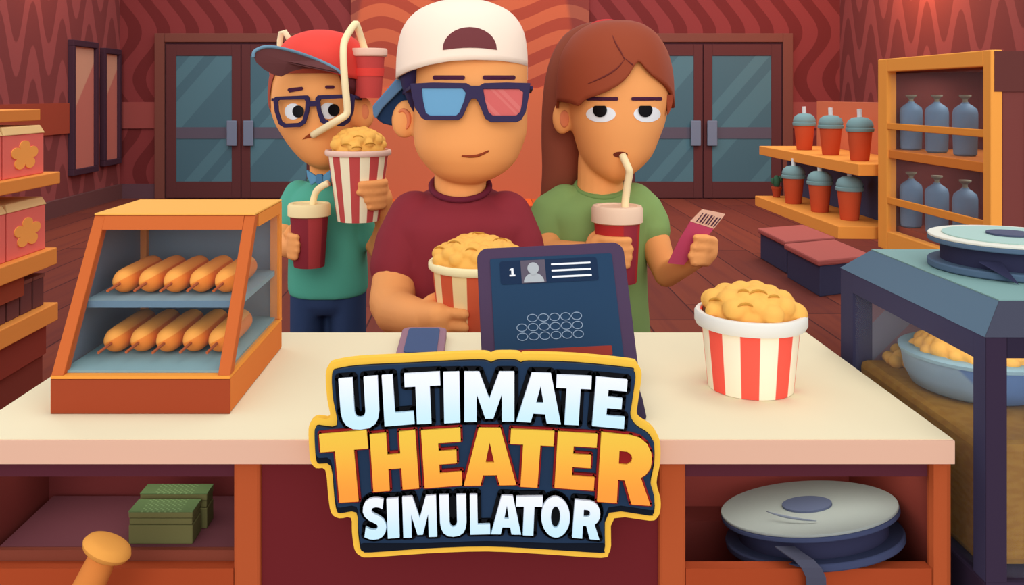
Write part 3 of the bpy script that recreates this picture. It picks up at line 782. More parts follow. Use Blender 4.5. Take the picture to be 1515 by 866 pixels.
# chamfered lid
q = lambda e, z: [(xa+e,yA+e,z),(xr-e,yA+e,z),(xr-e,yB_-e*.6,z),(xa+e,yB_-e*.6,z)]
MB().hexa(q(-.001,zT), q(ib,zR)).build('chamfered_lid', m_ch, t)
MB().hexa(q(ib+.0005,zR+.0002), q(ib+.0005,zR+.0016)).build('lid_top', m_tt, t)
def streak(nt, x, y, z, mix):  # diagonal pane reflections painted as mauve streaks on the panel
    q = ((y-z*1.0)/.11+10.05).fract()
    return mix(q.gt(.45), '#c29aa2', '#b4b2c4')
def streak2(nt, x, y, z, mix):  # the same painted reflections for the rear panel
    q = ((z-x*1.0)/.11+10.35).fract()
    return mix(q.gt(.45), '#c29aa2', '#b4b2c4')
MB().box(xr-.03, xr-.026, yA+.03, yB_-.05, .93, 1.05).build('streaked_panel', pmat('mauve_painted_streaks', streak, rough=.6), t)
MB().box(xa+.031, xr-.031, yB_-.012, yB_-.008, .80, 1.05).build('streaked_panel', pmat('mauve_painted_streaks_rear', streak2, rough=.6), t)
MB().box(xa+.004, xa+.007, yA+.0245, yB_-.0455, zG, 1.044).build('glass_pane', clear_glass('machine_glass', '#b0b8c8', .04), t)
MB().box(xa+.0245, xr-.0245, yA+.004, yA+.007, zG, 1.05).build('glass_pane', clear_glass('machine_glass2', '#b0b8c8', .03), t)
zk = .9435
def ker(nt, x, y, z, mix):
    n = nt.nodes.new('ShaderNodeTexNoise'); n.inputs['Scale'].default_value = 22
    return mix(N(nt, n.outputs[0]).ss(.4, .6), '#93671c', '#9d7225')
k = MB().box(xa+.0085, xr-.031, yA+.0245, yB_-.046, zG, zk).build('corn_kernels', pmat('corn_kernel_bed', ker), None, origin=(.8, 1.2, zG), bevel=.01)
tag(k, 'deep bed of golden corn kernels filling the bottom of the popcorn machine', 'corn', kind='stuff')
mb = MB(); rnd = random.Random(5)
for i in range(46):
    x = .60+.10*rnd.random()+.02; y = 1.30+.05*rnd.random(); 
    mb.ball((x, y, zk+.004+.014*rnd.random()), .007+.004*rnd.random(), 12, 8)
o = mb.build('loose_popcorn', mat('#d9a54e'), None, smooth=True, origin=(.66,1.32,zk)); tag(o, 'small heap of loose popcorn behind the blue bowl in the machine', 'popcorn', kind='stuff')
c = Vector((.687, 1.215, zk+.0006))
t = thing('steel_bowl', c, 'wide blue bowl full of popcorn inside the popcorn machine', 'bowl')
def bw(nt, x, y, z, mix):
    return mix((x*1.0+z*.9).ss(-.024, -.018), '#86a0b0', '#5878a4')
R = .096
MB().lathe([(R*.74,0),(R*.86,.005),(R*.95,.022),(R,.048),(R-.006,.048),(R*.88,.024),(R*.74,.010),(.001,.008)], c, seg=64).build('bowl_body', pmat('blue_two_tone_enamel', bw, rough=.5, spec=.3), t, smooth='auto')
MB().lathe([(R-.008,.0485),(R+.002,.0485),(R+.003,.053),(R-.002,.055),(R-.008,.054)], c, seg=64).build('rim', mat('#8fb0ba'), t, smooth='auto')
mo, _ = mound(c+Vector((0,0,.044)), .082, .082, .038, .0115, 11)
tag(mo, 'yellow popcorn heaped in the blue bowl inside the machine', 'popcorn', kind='stuff')
husks(mo, bvh_of(mo), [(1368,548,6),(1385,535,7),(1402,545,6),(1400,558,8)])
t, ax = film_reel((.735, 1.22, zR+.0022), .102, 0, .046, 'pale green film reel lying on top of the popcorn machine', mat('#a8c6b8'), mat('#52687c'), mat('#4c5268'), rim=mat('#e0dfcb'))
q = [(.655,1.152,zR+.0235),(.683,1.150,zR+.0235),(.6835,1.114,zR+.0025)]
MB().add([Vector(p) for p in q]+[Vector(p)+Vector((0,.0012,.0012)) for p in q], [(0,2,1),(3,4,5),(0,1,4,3),(1,2,5,4),(2,0,3,5)]).build('film_tail', m_rd, t)
# ================================================================== TITLE LOGO, an overlay built as an added board at the counter edge
YS = .97
t = thing('title_logo', ((710-CU)*YS/FPX, YS, .89), 'overlaid title logo built as a shaped board with yellow edge and three rows of block letters on the counter front', 'sign')
def S(x, y): u, v = 440+x/2.705, 520+y/2.705; return ((u-CU)*YS/FPX, CH-(v-CV)*YS/FPX)
OUT = [(106,140),(107,95),(117,70),(140,56),(240,40),(440,30),(640,20),(750,18),(775,26),(800,18),(880,18),(900,27),(925,22),(1120,28),(1340,50),(1368,64),(1384,92),(1384,130),(1370,225),(1366,262),(1382,290),(1425,318),(1452,355),(1462,400),(1460,470),(1446,545),(1462,610),(1461,660),(1448,688),(1418,700),(1275,690),(1262,800),(1252,832),(1222,850),(1000,836),(760,824),(520,832),(290,848),(246,842),(222,815),(212,745),(207,688),(160,690),(128,668),(116,600),(104,495),(66,487),(44,458),(38,400),(36,330),(46,298),(72,283),(122,283),(112,210)]
def inset(p, d):
    n = len(p); ar = sum(p[i][0]*p[(i+1)%n][1]-p[(i+1)%n][0]*p[i][1] for i in range(n)); sg = 1 if ar > 0 else -1; out = []
    for i in range(n):
        a, b, c = Vector(p[i-1]), Vector(p[i]), Vector(p[(i+1)%n])
        d1, d2 = (b-a).normalized(), (c-b).normalized()
        n1, n2 = Vector((-d1.y, d1.x))*sg, Vector((-d2.y, d2.x))*sg
        m = (n1+n2).normalized(); k = d/max(m.dot(n1), .5)
        q = b+m*k; out.append((q.x, q.y))
    return out
def smoothp(p, n=3):
    q = [tuple(x) for x in p]; q = [q[-1]]+q+[q[0], q[1]]
    out = []
    for i in range(1, len(q)-2):
        p0,p1,p2,p3 = q[i-1],q[i],q[i+1],q[i+2]
        for k in range(n):
            s = k/n
            h = [.5*((2*b)+(-a+c)*s+(2*a-5*b+4*c-d)*s*s+(-a+3*b-3*c+d)*s**3) for a,b,c,d in zip(p0,p1,p2,p3)]
            out.append(tuple(h))
    return out
def splate(poly, y0, y1, nm, m, bev=0):
    return MB().prism([S(*p) for p in poly], [], YS+y0, YS+y1).build(nm, m, t, bevel=bev)
splate(smoothp(OUT), .012, .022, 'yellow_edge_board', mat('#fdc744'), .001)
I1 = inset(OUT, 27)
splate(smoothp(I1), .008, .0119, 'shadow_board', mat('#0d1521'))
I2 = [(x, y-(26 if y > 400 else 4)) for x, y in inset(OUT, 31)]
I2 = [(x, min(y, 775)) for x, y in I2]
splate(smoothp(I2), .004, .0079, 'navy_board', mat('#20364f'))
for x in (-.10, .12): MB().box(x-.012, x+.012, YS+.0221, 1.0155, .926, .946).build('added_logo_bracket', mat('#2b2b33'), t)  # added brackets joining the logo board to the counter
G = {
 'L': ([(0,1),(.38,1),(.38,.25),(1,.25),(1,0),(0,0)], []),
 'T': ([(0,1),(1,1),(1,.74),(.70,.74),(.70,0),(.30,0),(.30,.74),(0,.74)], []),
 'I': ([(0,1),(1,1),(1,0),(0,0)], []),
 'M': ([(0,1),(.30,1),(.5,.46),(.70,1),(1,1),(1,0),(.75,0),(.75,.55),(.58,.06),(.42,.06),(.25,.55),(.25,0),(0,0)], []),
 'A': ([(.30,1),(.70,1),(1,0),(.68,0),(.63,.18),(.37,.18),(.32,0),(0,0)], [[(.42,.40),(.58,.40),(.5,.74)]]),
 'E': ([(0,1),(1,1),(1,.76),(.42,.76),(.42,.62),(.88,.62),(.88,.39),(.42,.39),(.42,.24),(1,.24),(1,0),(0,0)], []),
 'H': ([(0,1),(.36,1),(.36,.62),(.64,.62),(.64,1),(1,1),(1,0),(.64,0),(.64,.37),(.36,.37),(.36,0),(0,0)], []),
}
G['U'] = ([(0,1),(.36,1),(.36,.34),(.385,.27),(.44,.235),(.5,.225),(.56,.235),(.615,.27),(.64,.34),(.64,1),(1,1),(1,.33),(.965,.19),(.88,.08),(.72,.01),(.5,-.01),(.28,.01),(.12,.08),(.035,.19),(0,.33)], [])
G['R'] = ([(0,1),(.58,1),(.76,.975),(.9,.9),(.98,.79),(1,.68),(.98,.56),(.9,.46),(.8,.4),(1,0),(.64,0),(.49,.34),(.37,.34),(.37,0),(0,0)], [[(.37,.76),(.52,.76),(.6,.72),(.62,.665),(.6,.61),(.52,.57),(.37,.57)]])
G['O'] = ([(.5+.5*math.cos(-2*PI*k/28), .5+.51*math.sin(-2*PI*k/28)) for k in range(28)], [[(.5+.16*math.cos(-2*PI*k/20), .5+.27*math.sin(-2*PI*k/20)) for k in range(20)]])
G['S'] = ([(.93,.95),(.86,.71),(.74,.755),(.58,.78),(.44,.765),(.385,.71),(.41,.655),(.52,.61),(.72,.54),(.89,.45),(.98,.34),(.99,.25),(.94,.13),(.82,.04),(.64,-.01),(.44,-.015),(.24,.01),(.04,.07),(.11,.32),(.28,.255),(.44,.225),(.57,.235),(.625,.285),(.6,.345),(.46,.4),(.26,.47),(.09,.57),(.01,.69),(.03,.82),(.13,.93),(.3,.995),(.5,1.015),(.72,1.0)], [])
LET = [('U',(165,108),(322,96),(332,304),(180,312)),('L',(338,94),(452,86),(470,288),(350,298)),('T',(428,88),(570,80),(580,284),(436,290)),('I',(584,82),(648,80),(652,282),(588,286)),
 ('M',(668,80),(868,80),(868,278),(668,280)),('A',(880,82),(1072,88),(1054,290),(876,278)),('T',(1038,92),(1177,98),(1166,294),(1026,288)),('E',(1195,100),(1320,112),(1305,308),(1178,296)),
 ('T',(88,330),(278,312),(304,594),(112,606)),('H',(290,330),(472,312),(488,545),(305,560)),('E',(495,314),(652,303),(660,533),(510,545)),('A',(660,303),(878,305),(876,532),(666,535)),
 ('T',(855,308),(1028,316),(1010,545),(842,535)),('E',(1042,318),(1200,328),(1185,555),(1028,543)),('R',(1215,320),(1420,345),(1412,615),(1198,598)),
 ('S',(260,590),(352,580),(360,742),(266,752)),('I',(357,587),(405,583),(410,742),(363,746)),('M',(420,580),(555,572),(560,738),(425,743)),('U',(568,572),(675,570),(678,735),(573,738)),
 ('L',(690,570),(768,570),(772,728),(692,730)),('A',(783,572),(896,576),(895,730),(775,728)),('T',(876,578),(982,577),(975,736),(870,731)),('O',(976,576),(1092,584),(1088,744),(974,736)),('R',(1110,590),(1212,600),(1208,752),(1098,742))]
def grad(top, bot):
    def f(nt, x, y, z, mix): return mix(z, top, bot)
    return f
def lettermat(nm, z0, z1, top, bot):
    return pmat(nm, lambda nt,x,y,z,mix: mix(z.ss(z0, z1), bot, top), rough=.6)
sz = lambda y: S(0, y)[1]-.89
ml = [lettermat('white_to_ice_blue_paint', sz(300), sz(80), '#f6fcff', '#ccf3ff'), lettermat('yellow_to_orange_paint', sz(600), sz(310), '#f4c944', '#ff9f3a'), lettermat('white_to_ice_blue_paint_small', sz(750), sz(570), '#f6fcff', '#ccf3ff')]
mo_ = [mat('#07080c'), mat('#8c1c1b'), mat('#07080c')]
for i, (ch, tl, tr, br_, bl_) in enumerate(LET):
    row = 0 if i < 8 else 1 if i < 15 else 2
    def M(p):
        x, y = p[0], 1-p[1]
        a = [tl[k]*(1-x)+tr[k]*x for k in (0,1)]; b = [bl_[k]*(1-x)+br_[k]*x for k in (0,1)]
        return (a[0]*(1-y)+b[0]*y, a[1]*(1-y)+b[1]*y)
    o, h = [M(p) for p in G[ch][0]], [[M(p) for p in q] for q in G[ch][1]]
    yo, yl = (-.0002+.0004*row, -.004)
    wd = (17, 8, 15)[row]
    mb = MB(); f0, f1 = (.0015 if row != 1 else .0005), .0039
    allp = [o]+h
    mb.prism([S(*p) for p in o], [], YS+f0, YS+f1)
    for poly in [o]:
        for k in range(len(poly)):
            a, b = Vector(poly[k]), Vector(poly[(k+1)%len(poly)]); dd = (b-a).normalized(); nv = Vector((-dd.y, dd.x))*wd
            mb.prism([S(*(a+nv)), S(*(b+nv)), S(*(b-nv)), S(*(a-nv))], [], YS+f0, YS+f1)
            mb.prism([S(a.x+wd*math.cos(2*PI*j/14), a.y+wd*math.sin(2*PI*j/14)) for j in range(14)], [], YS+f0, YS+f1)
    lo_ = mb.build('letter_outline', mo_[row], t, recalc=False)
    MB().prism([S(*p) for p in o], [[S(*p) for p in q] for q in h], YS-.003, YS+f0-.0002).build('letter', ml[row], t, bevel=.0004)
# ================================================================== PEOPLE
SKIN = mat('#f7a760', rough=.7)
m_eye = mat('#eef0ec', rough=.6); m_pup = mat('#0a0608', rough=.5); m_br = mat('#4c2138')
def finger(mb, pts, r0, r1=None):
    r1 = r1 or r0*.86
    n = len(pts); mb.chain([(p, r0+(r1-r0)*i/(n-1)) for i, p in enumerate(pts)])
def PX(u, v, Y, r): return (P(u, v, Y), W(r, Y))
def wrap(c, R, z0, a0, a1, n=4, dz=0.0, off=.006):
    """points round an upright cup of radius R: a in degrees, 270 faces the viewer"""
    return [Vector((c.x+(R+off)*math.cos(math.radians(a0+(a1-a0)*i/n)), c.y+(R+off)*math.sin(math.radians(a0+(a1-a0)*i/n)), z0+dz*i/n)) for i in range(n+1)]
def legs(t, xc, Y, wz, hw, ry, mpants, mshoe, cz):
    """trousers as one mesh from waist to ankle, and two shoes"""
    mb = MB()
    def ring(c, rx, ry_, z): return [Vector((c+rx*math.cos(2*PI*j/24), Y+ry_*math.sin(2*PI*j/24), z)) for j in range(24)]
    mb.rings([ring(xc, hw*.98, ry, wz), ring(xc, hw, ry*1.02, (wz+cz)/2+.01), ring(xc, hw*.97, ry, cz+.005), ring(xc, hw*.8, ry*.8, cz-.02)])
    for s in (-1, 1):
        c = xc+s*hw*.52
        mb.rings([ring(c, hw*.46, ry*.9, cz+.08), ring(c, hw*.46, ry*.88, cz-.05), ring(c+s*.004, hw*.42, ry*.75, cz*.5), ring(c+s*.006, hw*.38, ry*.66, .05)])
    mb.build('trousers', mpants, t, remesh=.008, smoothit=4)
    for s in (-1, 1):
        c = xc+s*(hw*.52+.006)
        sm = MB().ball((c, Y-.035, .034), (.042, .085, .034), 20, 12).ball((c, Y+.02, .045), (.036, .045, .042), 20, 12)
        sm.box(c-.036, c+.036, Y-.10, Y+.045, 0.001, .014)
        sm.build('shoe', mshoe, t, remesh=.006, smoothit=4)
def arms_body(t, head_rows, extra, hn=2.3, vox=.0042):
    mb = MB(); loft_px(mb, head_rows, 48, hn)
    extra(mb)
    return mb.build('body', SKIN, t, remesh=vox, smoothit=5)
# ---------------------------------------------------------------- man in the middle
Yh = 1.87
t = thing('person', (P(690, 0, Yh).x, Yh, 0), 'person in maroon t-shirt, backwards cream cap and red and blue glasses, hugging a popcorn bucket', 'person')
rows = [(12,660,720,Yh,.03),(22,640,744,Yh,.065),(45,616,768,Yh,.10),(80,609,779,Yh,.120),(120,611,780,Yh,.124),(170,612,780,Yh,.124),(195,612,779,Yh,.122),(215,614,773,Yh,.118),(230,620,767,Yh,.110),(241,628,760,Yh,.100),(254,640,746,Yh,.084),(264,655,728,Yh,.062),(270,671,712,Yh,.038),(273,686,700,Yh,.012)]
bc = Vector((P(706, 0, 1.665).x, 1.665, 0))      # bucket axis
brt, brb, bzb, bzt = .0865, .066, .845, 1.035
def cupr(z): return brb+(brt-brb)*(z-bzb)/(bzt-bzb)
def man(mb):
    # ear
    mb.ball(P(600, 176, 1.885), (W(21,1.88), .018, W(29,1.88)), 20, 12, Matrix.Rotation(.12, 3, 'Y'))
    mb.ball(P(769, 172, 1.92), (W(9,1.9), .016, W(24,1.9)), 16, 10)
    # neck and chest
    mb.chain([PX(681, 235, 1.895, 38), PX(681, 290, 1.90, 39), PX(681, 320, 1.90, 42)])
    # near arm: shoulder, elbow, wrist
    mb.chain([PX(606, 345, 1.90, 27), PX(586, 400, 1.87, 33), PX(580, 448, 1.82, 34), PX(588, 463, 1.78, 33)])
    mb.chain([PX(586, 462, 1.79, 33), PX(612, 470, 1.70, 30), PX(634, 473, 1.645, 27)])
    mb.chain([PX(634, 470, 1.645, 25), PX(650, 470, 1.605, 21)])
    mb.chain([PX(634, 486, 1.64, 18), PX(650, 488, 1.60, 16)])
    for i, (z, r) in enumerate(((.953, .0118), (.9285, .0122), (.904, .0118), (.881, .0105))):
        a1 = (254, 253, 250, 246)[i]
        finger(mb, wrap(bc, cupr(z), z, 205, a1, 5), r, r*.86)
    finger(mb, [P(622, 458, 1.66), P(640, 443, 1.665), P(656, 438, 1.68), P(668, 437, 1.70)], .0125, .0105)
    # far arm, passing behind the till to the bucket
    mb.chain([PX(750, 345, 1.90, 26), PX(772, 400, 1.87, 31), PX(785, 450, 1.82, 29), PX(780, 470, 1.77, 27)])
    mb.chain([PX(780, 470, 1.77, 26), PX(770, 480, 1.70, 24), PX(760, 482, 1.665, 20)])
    for i, (z, r) in enumerate(((.953, .0118), (.929, .012), (.905, .0118), (.882, .0105))):
        finger(mb, wrap(bc, cupr(z), z, 345, 304, 4), r, r*.86)
    finger(mb, [P(762, 470, 1.68), P(757, 455, 1.715), P(748, 447, 1.745)], .0125, .0105)
body = arms_body(t, rows, man)
bb = bvh_of(body)
m_ms = mat('#8c2f36'); m_mc = mat('#6c2333')
mb = MB()
loft_px(mb, [(272,650,712,1.90,.055),(284,640,722,1.90,.062),(296,612,752,1.90,.076),(312,590,776,1.90,.088),(335,578,788,1.90,.096),(380,592,776,1.90,.100),(440,600,770,1.90,.102),(500,600,770,1.90,.104),(560,600,770,1.90,.105),(590,602,768,1.90,.103)], 40, 2.3, tilt=lambda v: W(15,1.9)*max(0, min(1, (335-v)/50)))
mb.chain([PX(614, 322, 1.90, 40), PX(598, 360, 1.89, 43), PX(590, 395, 1.875, 43)])
mb.chain([PX(748, 322, 1.90, 40), PX(762, 360, 1.89, 42), PX(772, 400, 1.875, 41)])
sh = mb.build('tshirt', m_ms, t, remesh=.005, smoothit=6)
# hem of the sleeve: a slightly wider cuff that hides the arm joint
def ring_band(mb, c, n_, R, h, th=.004, seg=40, ry=1.0):
    return mb.lathe([(R-th,0),(R,0),(R,h),(R-th,h),(R-th,0)], c, n_, seg, cap=False)
nk = [P(681+43*math.cos(a), 275, 1.897)+Vector((0, .060*math.sin(a), W(16,1.9)*math.sin(a))) for a in [2*PI*k/40 for k in range(41)]]
MB().tube(nk, .0066, 10).build('collar', m_mc, t, smooth=True)
legs(t, P(684,0,1.90).x, 1.90, .70, .115, .095, mat('#2c3450'), mat('#4a3a3e'), .50)
# face
ep = [hit(bb, u, v, .0005, 1.87) for u, v in spline([(590,166),(597,163),(604,170),(605,182),(601,191)], 4)]
MB().tube(ep, [.001+.0042*math.sin(PI*(i+1)/(len(ep)+1)) for i in range(len(ep))], 10).build('inner_ear', mat('#e88455'), t, smooth=True)
mb = MB(); decal(mb, bb, rpoly(640,111.5,688,118,3,3), .003, .004, per=2); mb.build('eyebrow', m_br, t)
mb = MB(); decal(mb, bb, rpoly(714,111.5,763,118,3,3), .003, .004, per=2); mb.build('eyebrow', m_br, t)
mp = [hit(bb, u, v, .0008) for u, v in spline([(683,230.5),(695,231.5),(708,230),(723,223.5)], 5)]
MB().tube(mp, [.0018+.0012*math.sin(PI*i/(len(mp)-1)) for i in range(len(mp))], 10).build('mouth', mat('#8f3c1f'), t, smooth=True)
mb = MB(); mb.chain([(P(691, 186, 1.754), .010), (P(690, 197, 1.751), .0125)]); mb.build('nose', SKIN, t, remesh=.003) if False else None
# hair at the temple
MB().add([], [])
hr = MB(); loft_px(hr, [(96,592,640,1.885,.085),(112,592,632,1.885,.085),(130,596,624,1.88,.075),(150,604,620,1.87,.055),(166,612,618,1.86,.025)], 28, 2.2)
shell_px(hr, rows, (lambda tb: lambda u, f: tb(u) if f else 205)(lerp_tab([(609,92),(780,92)])), 80, 2.3, .985, steps=20, back=.012)
hr.build('hair', mat('#33294a'), t, smooth=True)
# cap
crow = [(2,664,708,Yh,.035),(8,640,730,Yh,.075),(22,614,756,Yh,.11),(45,597,772,Yh,.128),(75,590,778,Yh,.136),(110,588,779,Yh,.138),(140,588,779,Yh,.138)]
rimf = lerp_tab([(588,116),(610,107),(640,99),(670,94),(700,92.5),(735,93),(760,95.5),(780,99)])
cp = MB(); shell_px(cp, crow, lambda u, f: rimf(u) if f else 118, 72, 2.2, 1.0, steps=18)
cap = cp.build('cap', mat('#fde6cb'), t, smooth=True, solid=.005)
cb = bvh_of(cap)
arch = [(655,74)]+[(695+40*math.cos(a), 72-32*math.sin(a)) for a in [PI-PI*k/16 for k in range(17)]]+[(736,74)]+[(736-81*k/8, 74-3.5*math.sin(PI*k/8)) for k in range(1,8)]
mb = MB(); decal(mb, cb, arch, .0042, .003, per=1, rg=6); mb.build('cap_opening', mat('#743b3b'), cap, smooth=False)
# brim pointing back
def pris(poly, Ya, Yb, nm, m, par, bev=.004):
    f = lambda p: [((u-CU)*Ya/FPX, CH-(v-CV)*Ya/FPX) for u, v in p]
    return MB().prism(f(poly), [], Ya, Yb).build(nm, m, par, bevel=bev)
pris([(606,118),(560,154),(554,166),(556,176),(566,183),(582,187),(600,180),(616,160),(618,130)], 1.89, 1.99, 'brim', mat('#1f3552'), cap, .01)
pris([(590,112),(551,157),(552,170),(556,176),(566,160),(590,136),(606,122),(600,112)], 1.875, 1.889, 'brim_edge', mat('#5a7a96'), cap, .003)
# glasses
YG = 1.725
gl = MB()
fo = [(607,124),(640,122),(690,123),(697,127),(709,127),(716,123),(750,122),(785,123),(783,140),(778,166),(771,178),(764,181),(726,181),(718,176),(708,152),(704,146),(698,146),(694,152),(684,174),(678,178),(630,178),(624,175),(614,160),(609,140)]
hl = [(624,131),(684,131),(689,137),(687,148),(680,166),(675,171),(636,171),(630,167),(626,150)]
hr_ = [(715,132),(768,132),(774,136),(773,150),(770,165),(764,171),(729,171),(723,166),(718,150)]
flat_px(gl, fo, YG, .007, holes=[hl, hr_])
g = gl.build('glasses_frame', mat('#33294a', rough=.6), t, bevel=.0012)
flat_px(MB(), inset(hl, -.4), YG+.003, .002).build('blue_lens', mat('#5f9bbd', rough=.4, spec=.3), g)
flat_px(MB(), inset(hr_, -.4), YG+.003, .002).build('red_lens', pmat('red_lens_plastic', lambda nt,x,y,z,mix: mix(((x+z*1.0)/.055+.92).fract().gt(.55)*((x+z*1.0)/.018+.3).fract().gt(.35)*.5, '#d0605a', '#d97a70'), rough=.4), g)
MB().beam(P(611,130,YG+.006), P(600,138,1.88), .006, .014, (1,0,0)).build('temple_arm', mat('#33294a'), g)
MB().beam(P(783,130,YG+.006), P(781,136,1.88), .006, .014, (1,0,0)).build('temple_arm', mat('#33294a'), g)
# his bucket
def bucket_held(c, rb, rt, h, label, n, ph, rimh=.014, rimr=1.07, cream='#fbdf9f', red='#d9603c', rim='#fdf0b8', tilt=None):
    q = bucket(c, rb, rt, h, label, n, ph, red, cream, rim, rimr, rimh); return q
c = Vector((bc.x, bc.y, bzb))
bucket_held(c, brb, brt, bzt-bzb, 'popcorn bucket held by the person in the cream cap, its stripes cream and orange', 9, .32)
mo, _ = mound(c+Vector((0,0,bzt-bzb-.006)), .082, .082, .050, .0165, 21)
tag(mo, 'yellow popcorn in the bucket of the person in maroon, partly behind the till', 'popcorn', kind='stuff')
husks(mo, bvh_of(mo), [(672,360,10),(650,368,8),(708,346,10),(740,356,11),(697,370,9)])
# ---------------------------------------------------------------- boy on the left
Yh = 2.36
t = thing('person', (P(487, 0, Yh).x, Yh, 0), 'person in green t-shirt with blue bow tie, square glasses and red drink cap', 'person')
rows = [(52,455,500,Yh,.05),(62,432,520,Yh,.09),(85,415,532,Yh,.125),(115,404,530,Yh,.138),(150,402,528,Yh,.140),(178,409,527,Yh,.138),(200,421,525,Yh,.130),(220,435,520,Yh,.116),(236,450,511,Yh,.094),(246,466,498,Yh,.06),(251,478,490,Yh,.015)]
dc = Vector((P(457.5, 0, 2.21).x, 2.21, 0)); dR = .0475; dz0 = CH-(394-CV)*2.21/FPX
pc = Vector((P(530, 0, 2.20).x, 2.20, 0)); pz0, pz1 = CH-(326-CV)*2.20/FPX, CH-(222-CV)*2.20/FPX
prb, prt = .052, .0765
def boy(mb):
    mb.ball(P(536, 167, 2.33), (W(18,2.33), .024, W(25,2.33)), 20, 12, Matrix.Rotation(-.15, 3, 'Y'))
    mb.chain([PX(483, 225, 2.37, 25), PX(483, 262, 2.38, 25), PX(483, 290, 2.38, 30)])
    # arm with the drink
    mb.chain([PX(444, 302, 2.38, 17), PX(428, 330, 2.36, 19), PX(418, 352, 2.33, 19), PX(420, 362, 2.29, 18)])
    mb.chain([PX(419, 360, 2.30, 18), PX(430, 366, 2.24, 17), PX(436, 365, 2.215, 15)])
    mb.chain([PX(433, 354, 2.215, 9), PX(436, 378, 2.215, 9)])
    for i, v in enumerate((351, 361, 371, 381)):
        z = CH-(v-CV)*2.17/FPX
        finger(mb, wrap(dc, .0415, z, 198, (243, 246, 244, 238)[i], 4), .0098, .0088)
    finger(mb, [P(424,346,2.22), P(430,338,2.225), P(437,333,2.24)], .010, .009)
    # arm with the popcorn
    mb.chain([PX(526, 306, 2.38, 17), PX(545, 340, 2.37, 19), PX(563, 366, 2.34, 19)])
    mb.chain([PX(563, 366, 2.34, 18), PX(570, 335, 2.27, 15), PX(567, 308, 2.225, 15), PX(564, 292, 2.21, 17)])
    mb.chain([PX(562, 275, 2.205, 13), PX(564, 298, 2.205, 13)])
    for i, v in enumerate((272, 284, 296, 307)):
        z = CH-(v-CV)*2.15/FPX
        R = prb+(prt-prb)*(z-pz0)/(pz1-pz0)
        finger(mb, wrap(pc, R, z, 345, (282, 280, 296, 304)[i], 5), .0105, .0092)
    finger(mb, [P(566,280,2.23), P(567,266,2.25), P(560,256,2.27)], .0105, .009)
body = arms_body(t, rows, boy, vox=.005)
bb = bvh_of(body)
mb = MB()
loft_px(mb, [(262,468,498,2.38,.05),(270,455,512,2.38,.06),(280,440,526,2.38,.075),(300,428,540,2.38,.088),(340,430,540,2.38,.095),(390,428,543,2.38,.098),(425,428,544,2.38,.098),(433,432,540,2.38,.096)], 40, 2.4)
mb.chain([PX(442, 288, 2.38, 22), PX(432, 312, 2.37, 24), PX(428, 325, 2.36, 24)])
mb.chain([PX(524, 290, 2.38, 23), PX(540, 325, 2.375, 25), PX(550, 345, 2.365, 26)])
mb.build('tshirt', mat('#54aa8e'), t, remesh=.006, smoothit=6)
legs(t, P(486,0,2.38).x, 2.38, CH-(426-CV)*2.38/FPX, .104, .088, mat('#2e4060'), mat('#5a3030'), CH-(448-CV)*2.38/FPX)
YT = 2.275
flat_px(MB(), [(470,262),(453,251),(454,262),(460,275),(470,268),(474,269),(486,274),(490,262),(489,251),(475,262)], YT, .012).build('bow_tie', mat('#5c93b4'), t, bevel=.003)
flat_px(MB(), rpoly(467,258,477,272,3), YT-.004, .018).build('bow_knot', mat('#4a7a9d'), t, bevel=.002)
MB().tube([P(483+26*math.cos(a), 267+7*math.sin(a), 2.375-.052*math.sin(a)) for a in [2*PI*k/32 for k in range(33)]], .006, 8).build('collar', mat('#33705c'), t, smooth=True)
# face
for poly in (ell(433.5,165,12.5,12,24), ell(486,164,13,12,24)):
    mb = MB(); decal(mb, bb, poly, .002, .004); mb.build('eye', m_eye, t, smooth=False)
for cu, cv in ((441,165), (494,163)):
    mb = MB(); decal(mb, bb, ell(cu,cv,8.6,9,24), .0055, .004); mb.build('pupil', m_pup, t)
mb = MB(); decal(mb, bb, [(425,133),(427,130.5),(447,128.5),(449,131),(447,133.5),(428,137)], .003, .005, per=2); mb.build('eyebrow', m_br, t)
mb = MB(); decal(mb, bb, rpoly(481,126.5,495,131.5,2,2), .003, .005, per=2); mb.build('eyebrow', m_br, t)
mb = MB(); decal(mb, bb, [(447,207),(453,201),(462,195),(466,194),(467,200),(463,204),(455,205)], .001, .003); mb.build('mouth', mat('#93421f'), t)
MB().ball(P(539,166,2.312), (W(7,2.31), .006, W(12,2.31)), 16, 10).build('inner_ear', mat('#ee8f5f'), t, smooth=True)
hr = MB(); loft_px(hr, [(96,402,425,2.30,.06),(112,402,420,2.30,.06),(135,402,416,2.31,.05),(160,403,413,2.32,.03),(168,405,410,2.32,.01)], 24, 2.2)
hr = MB(); shell_px(hr, rows, (lambda tb: lambda u, f: tb(u) if f else 195)(lerp_tab([(402,168),(410,160),(417,112),(508,112),(516,136),(521,146),(530,150)])), 80, 2.3, 1.025, steps=20)
hr.build('hair', mat('#a8472f'), t, smooth=True)
hr = MB(); loft_px(hr, [(112,500,534,2.33,.08),(120,505,533,2.33,.08),(132,512,533,2.33,.07),(144,519,529,2.33,.02)], 24, 2.2)
hr.build('sideburn', mat('#6a3336'), t, smooth=True)
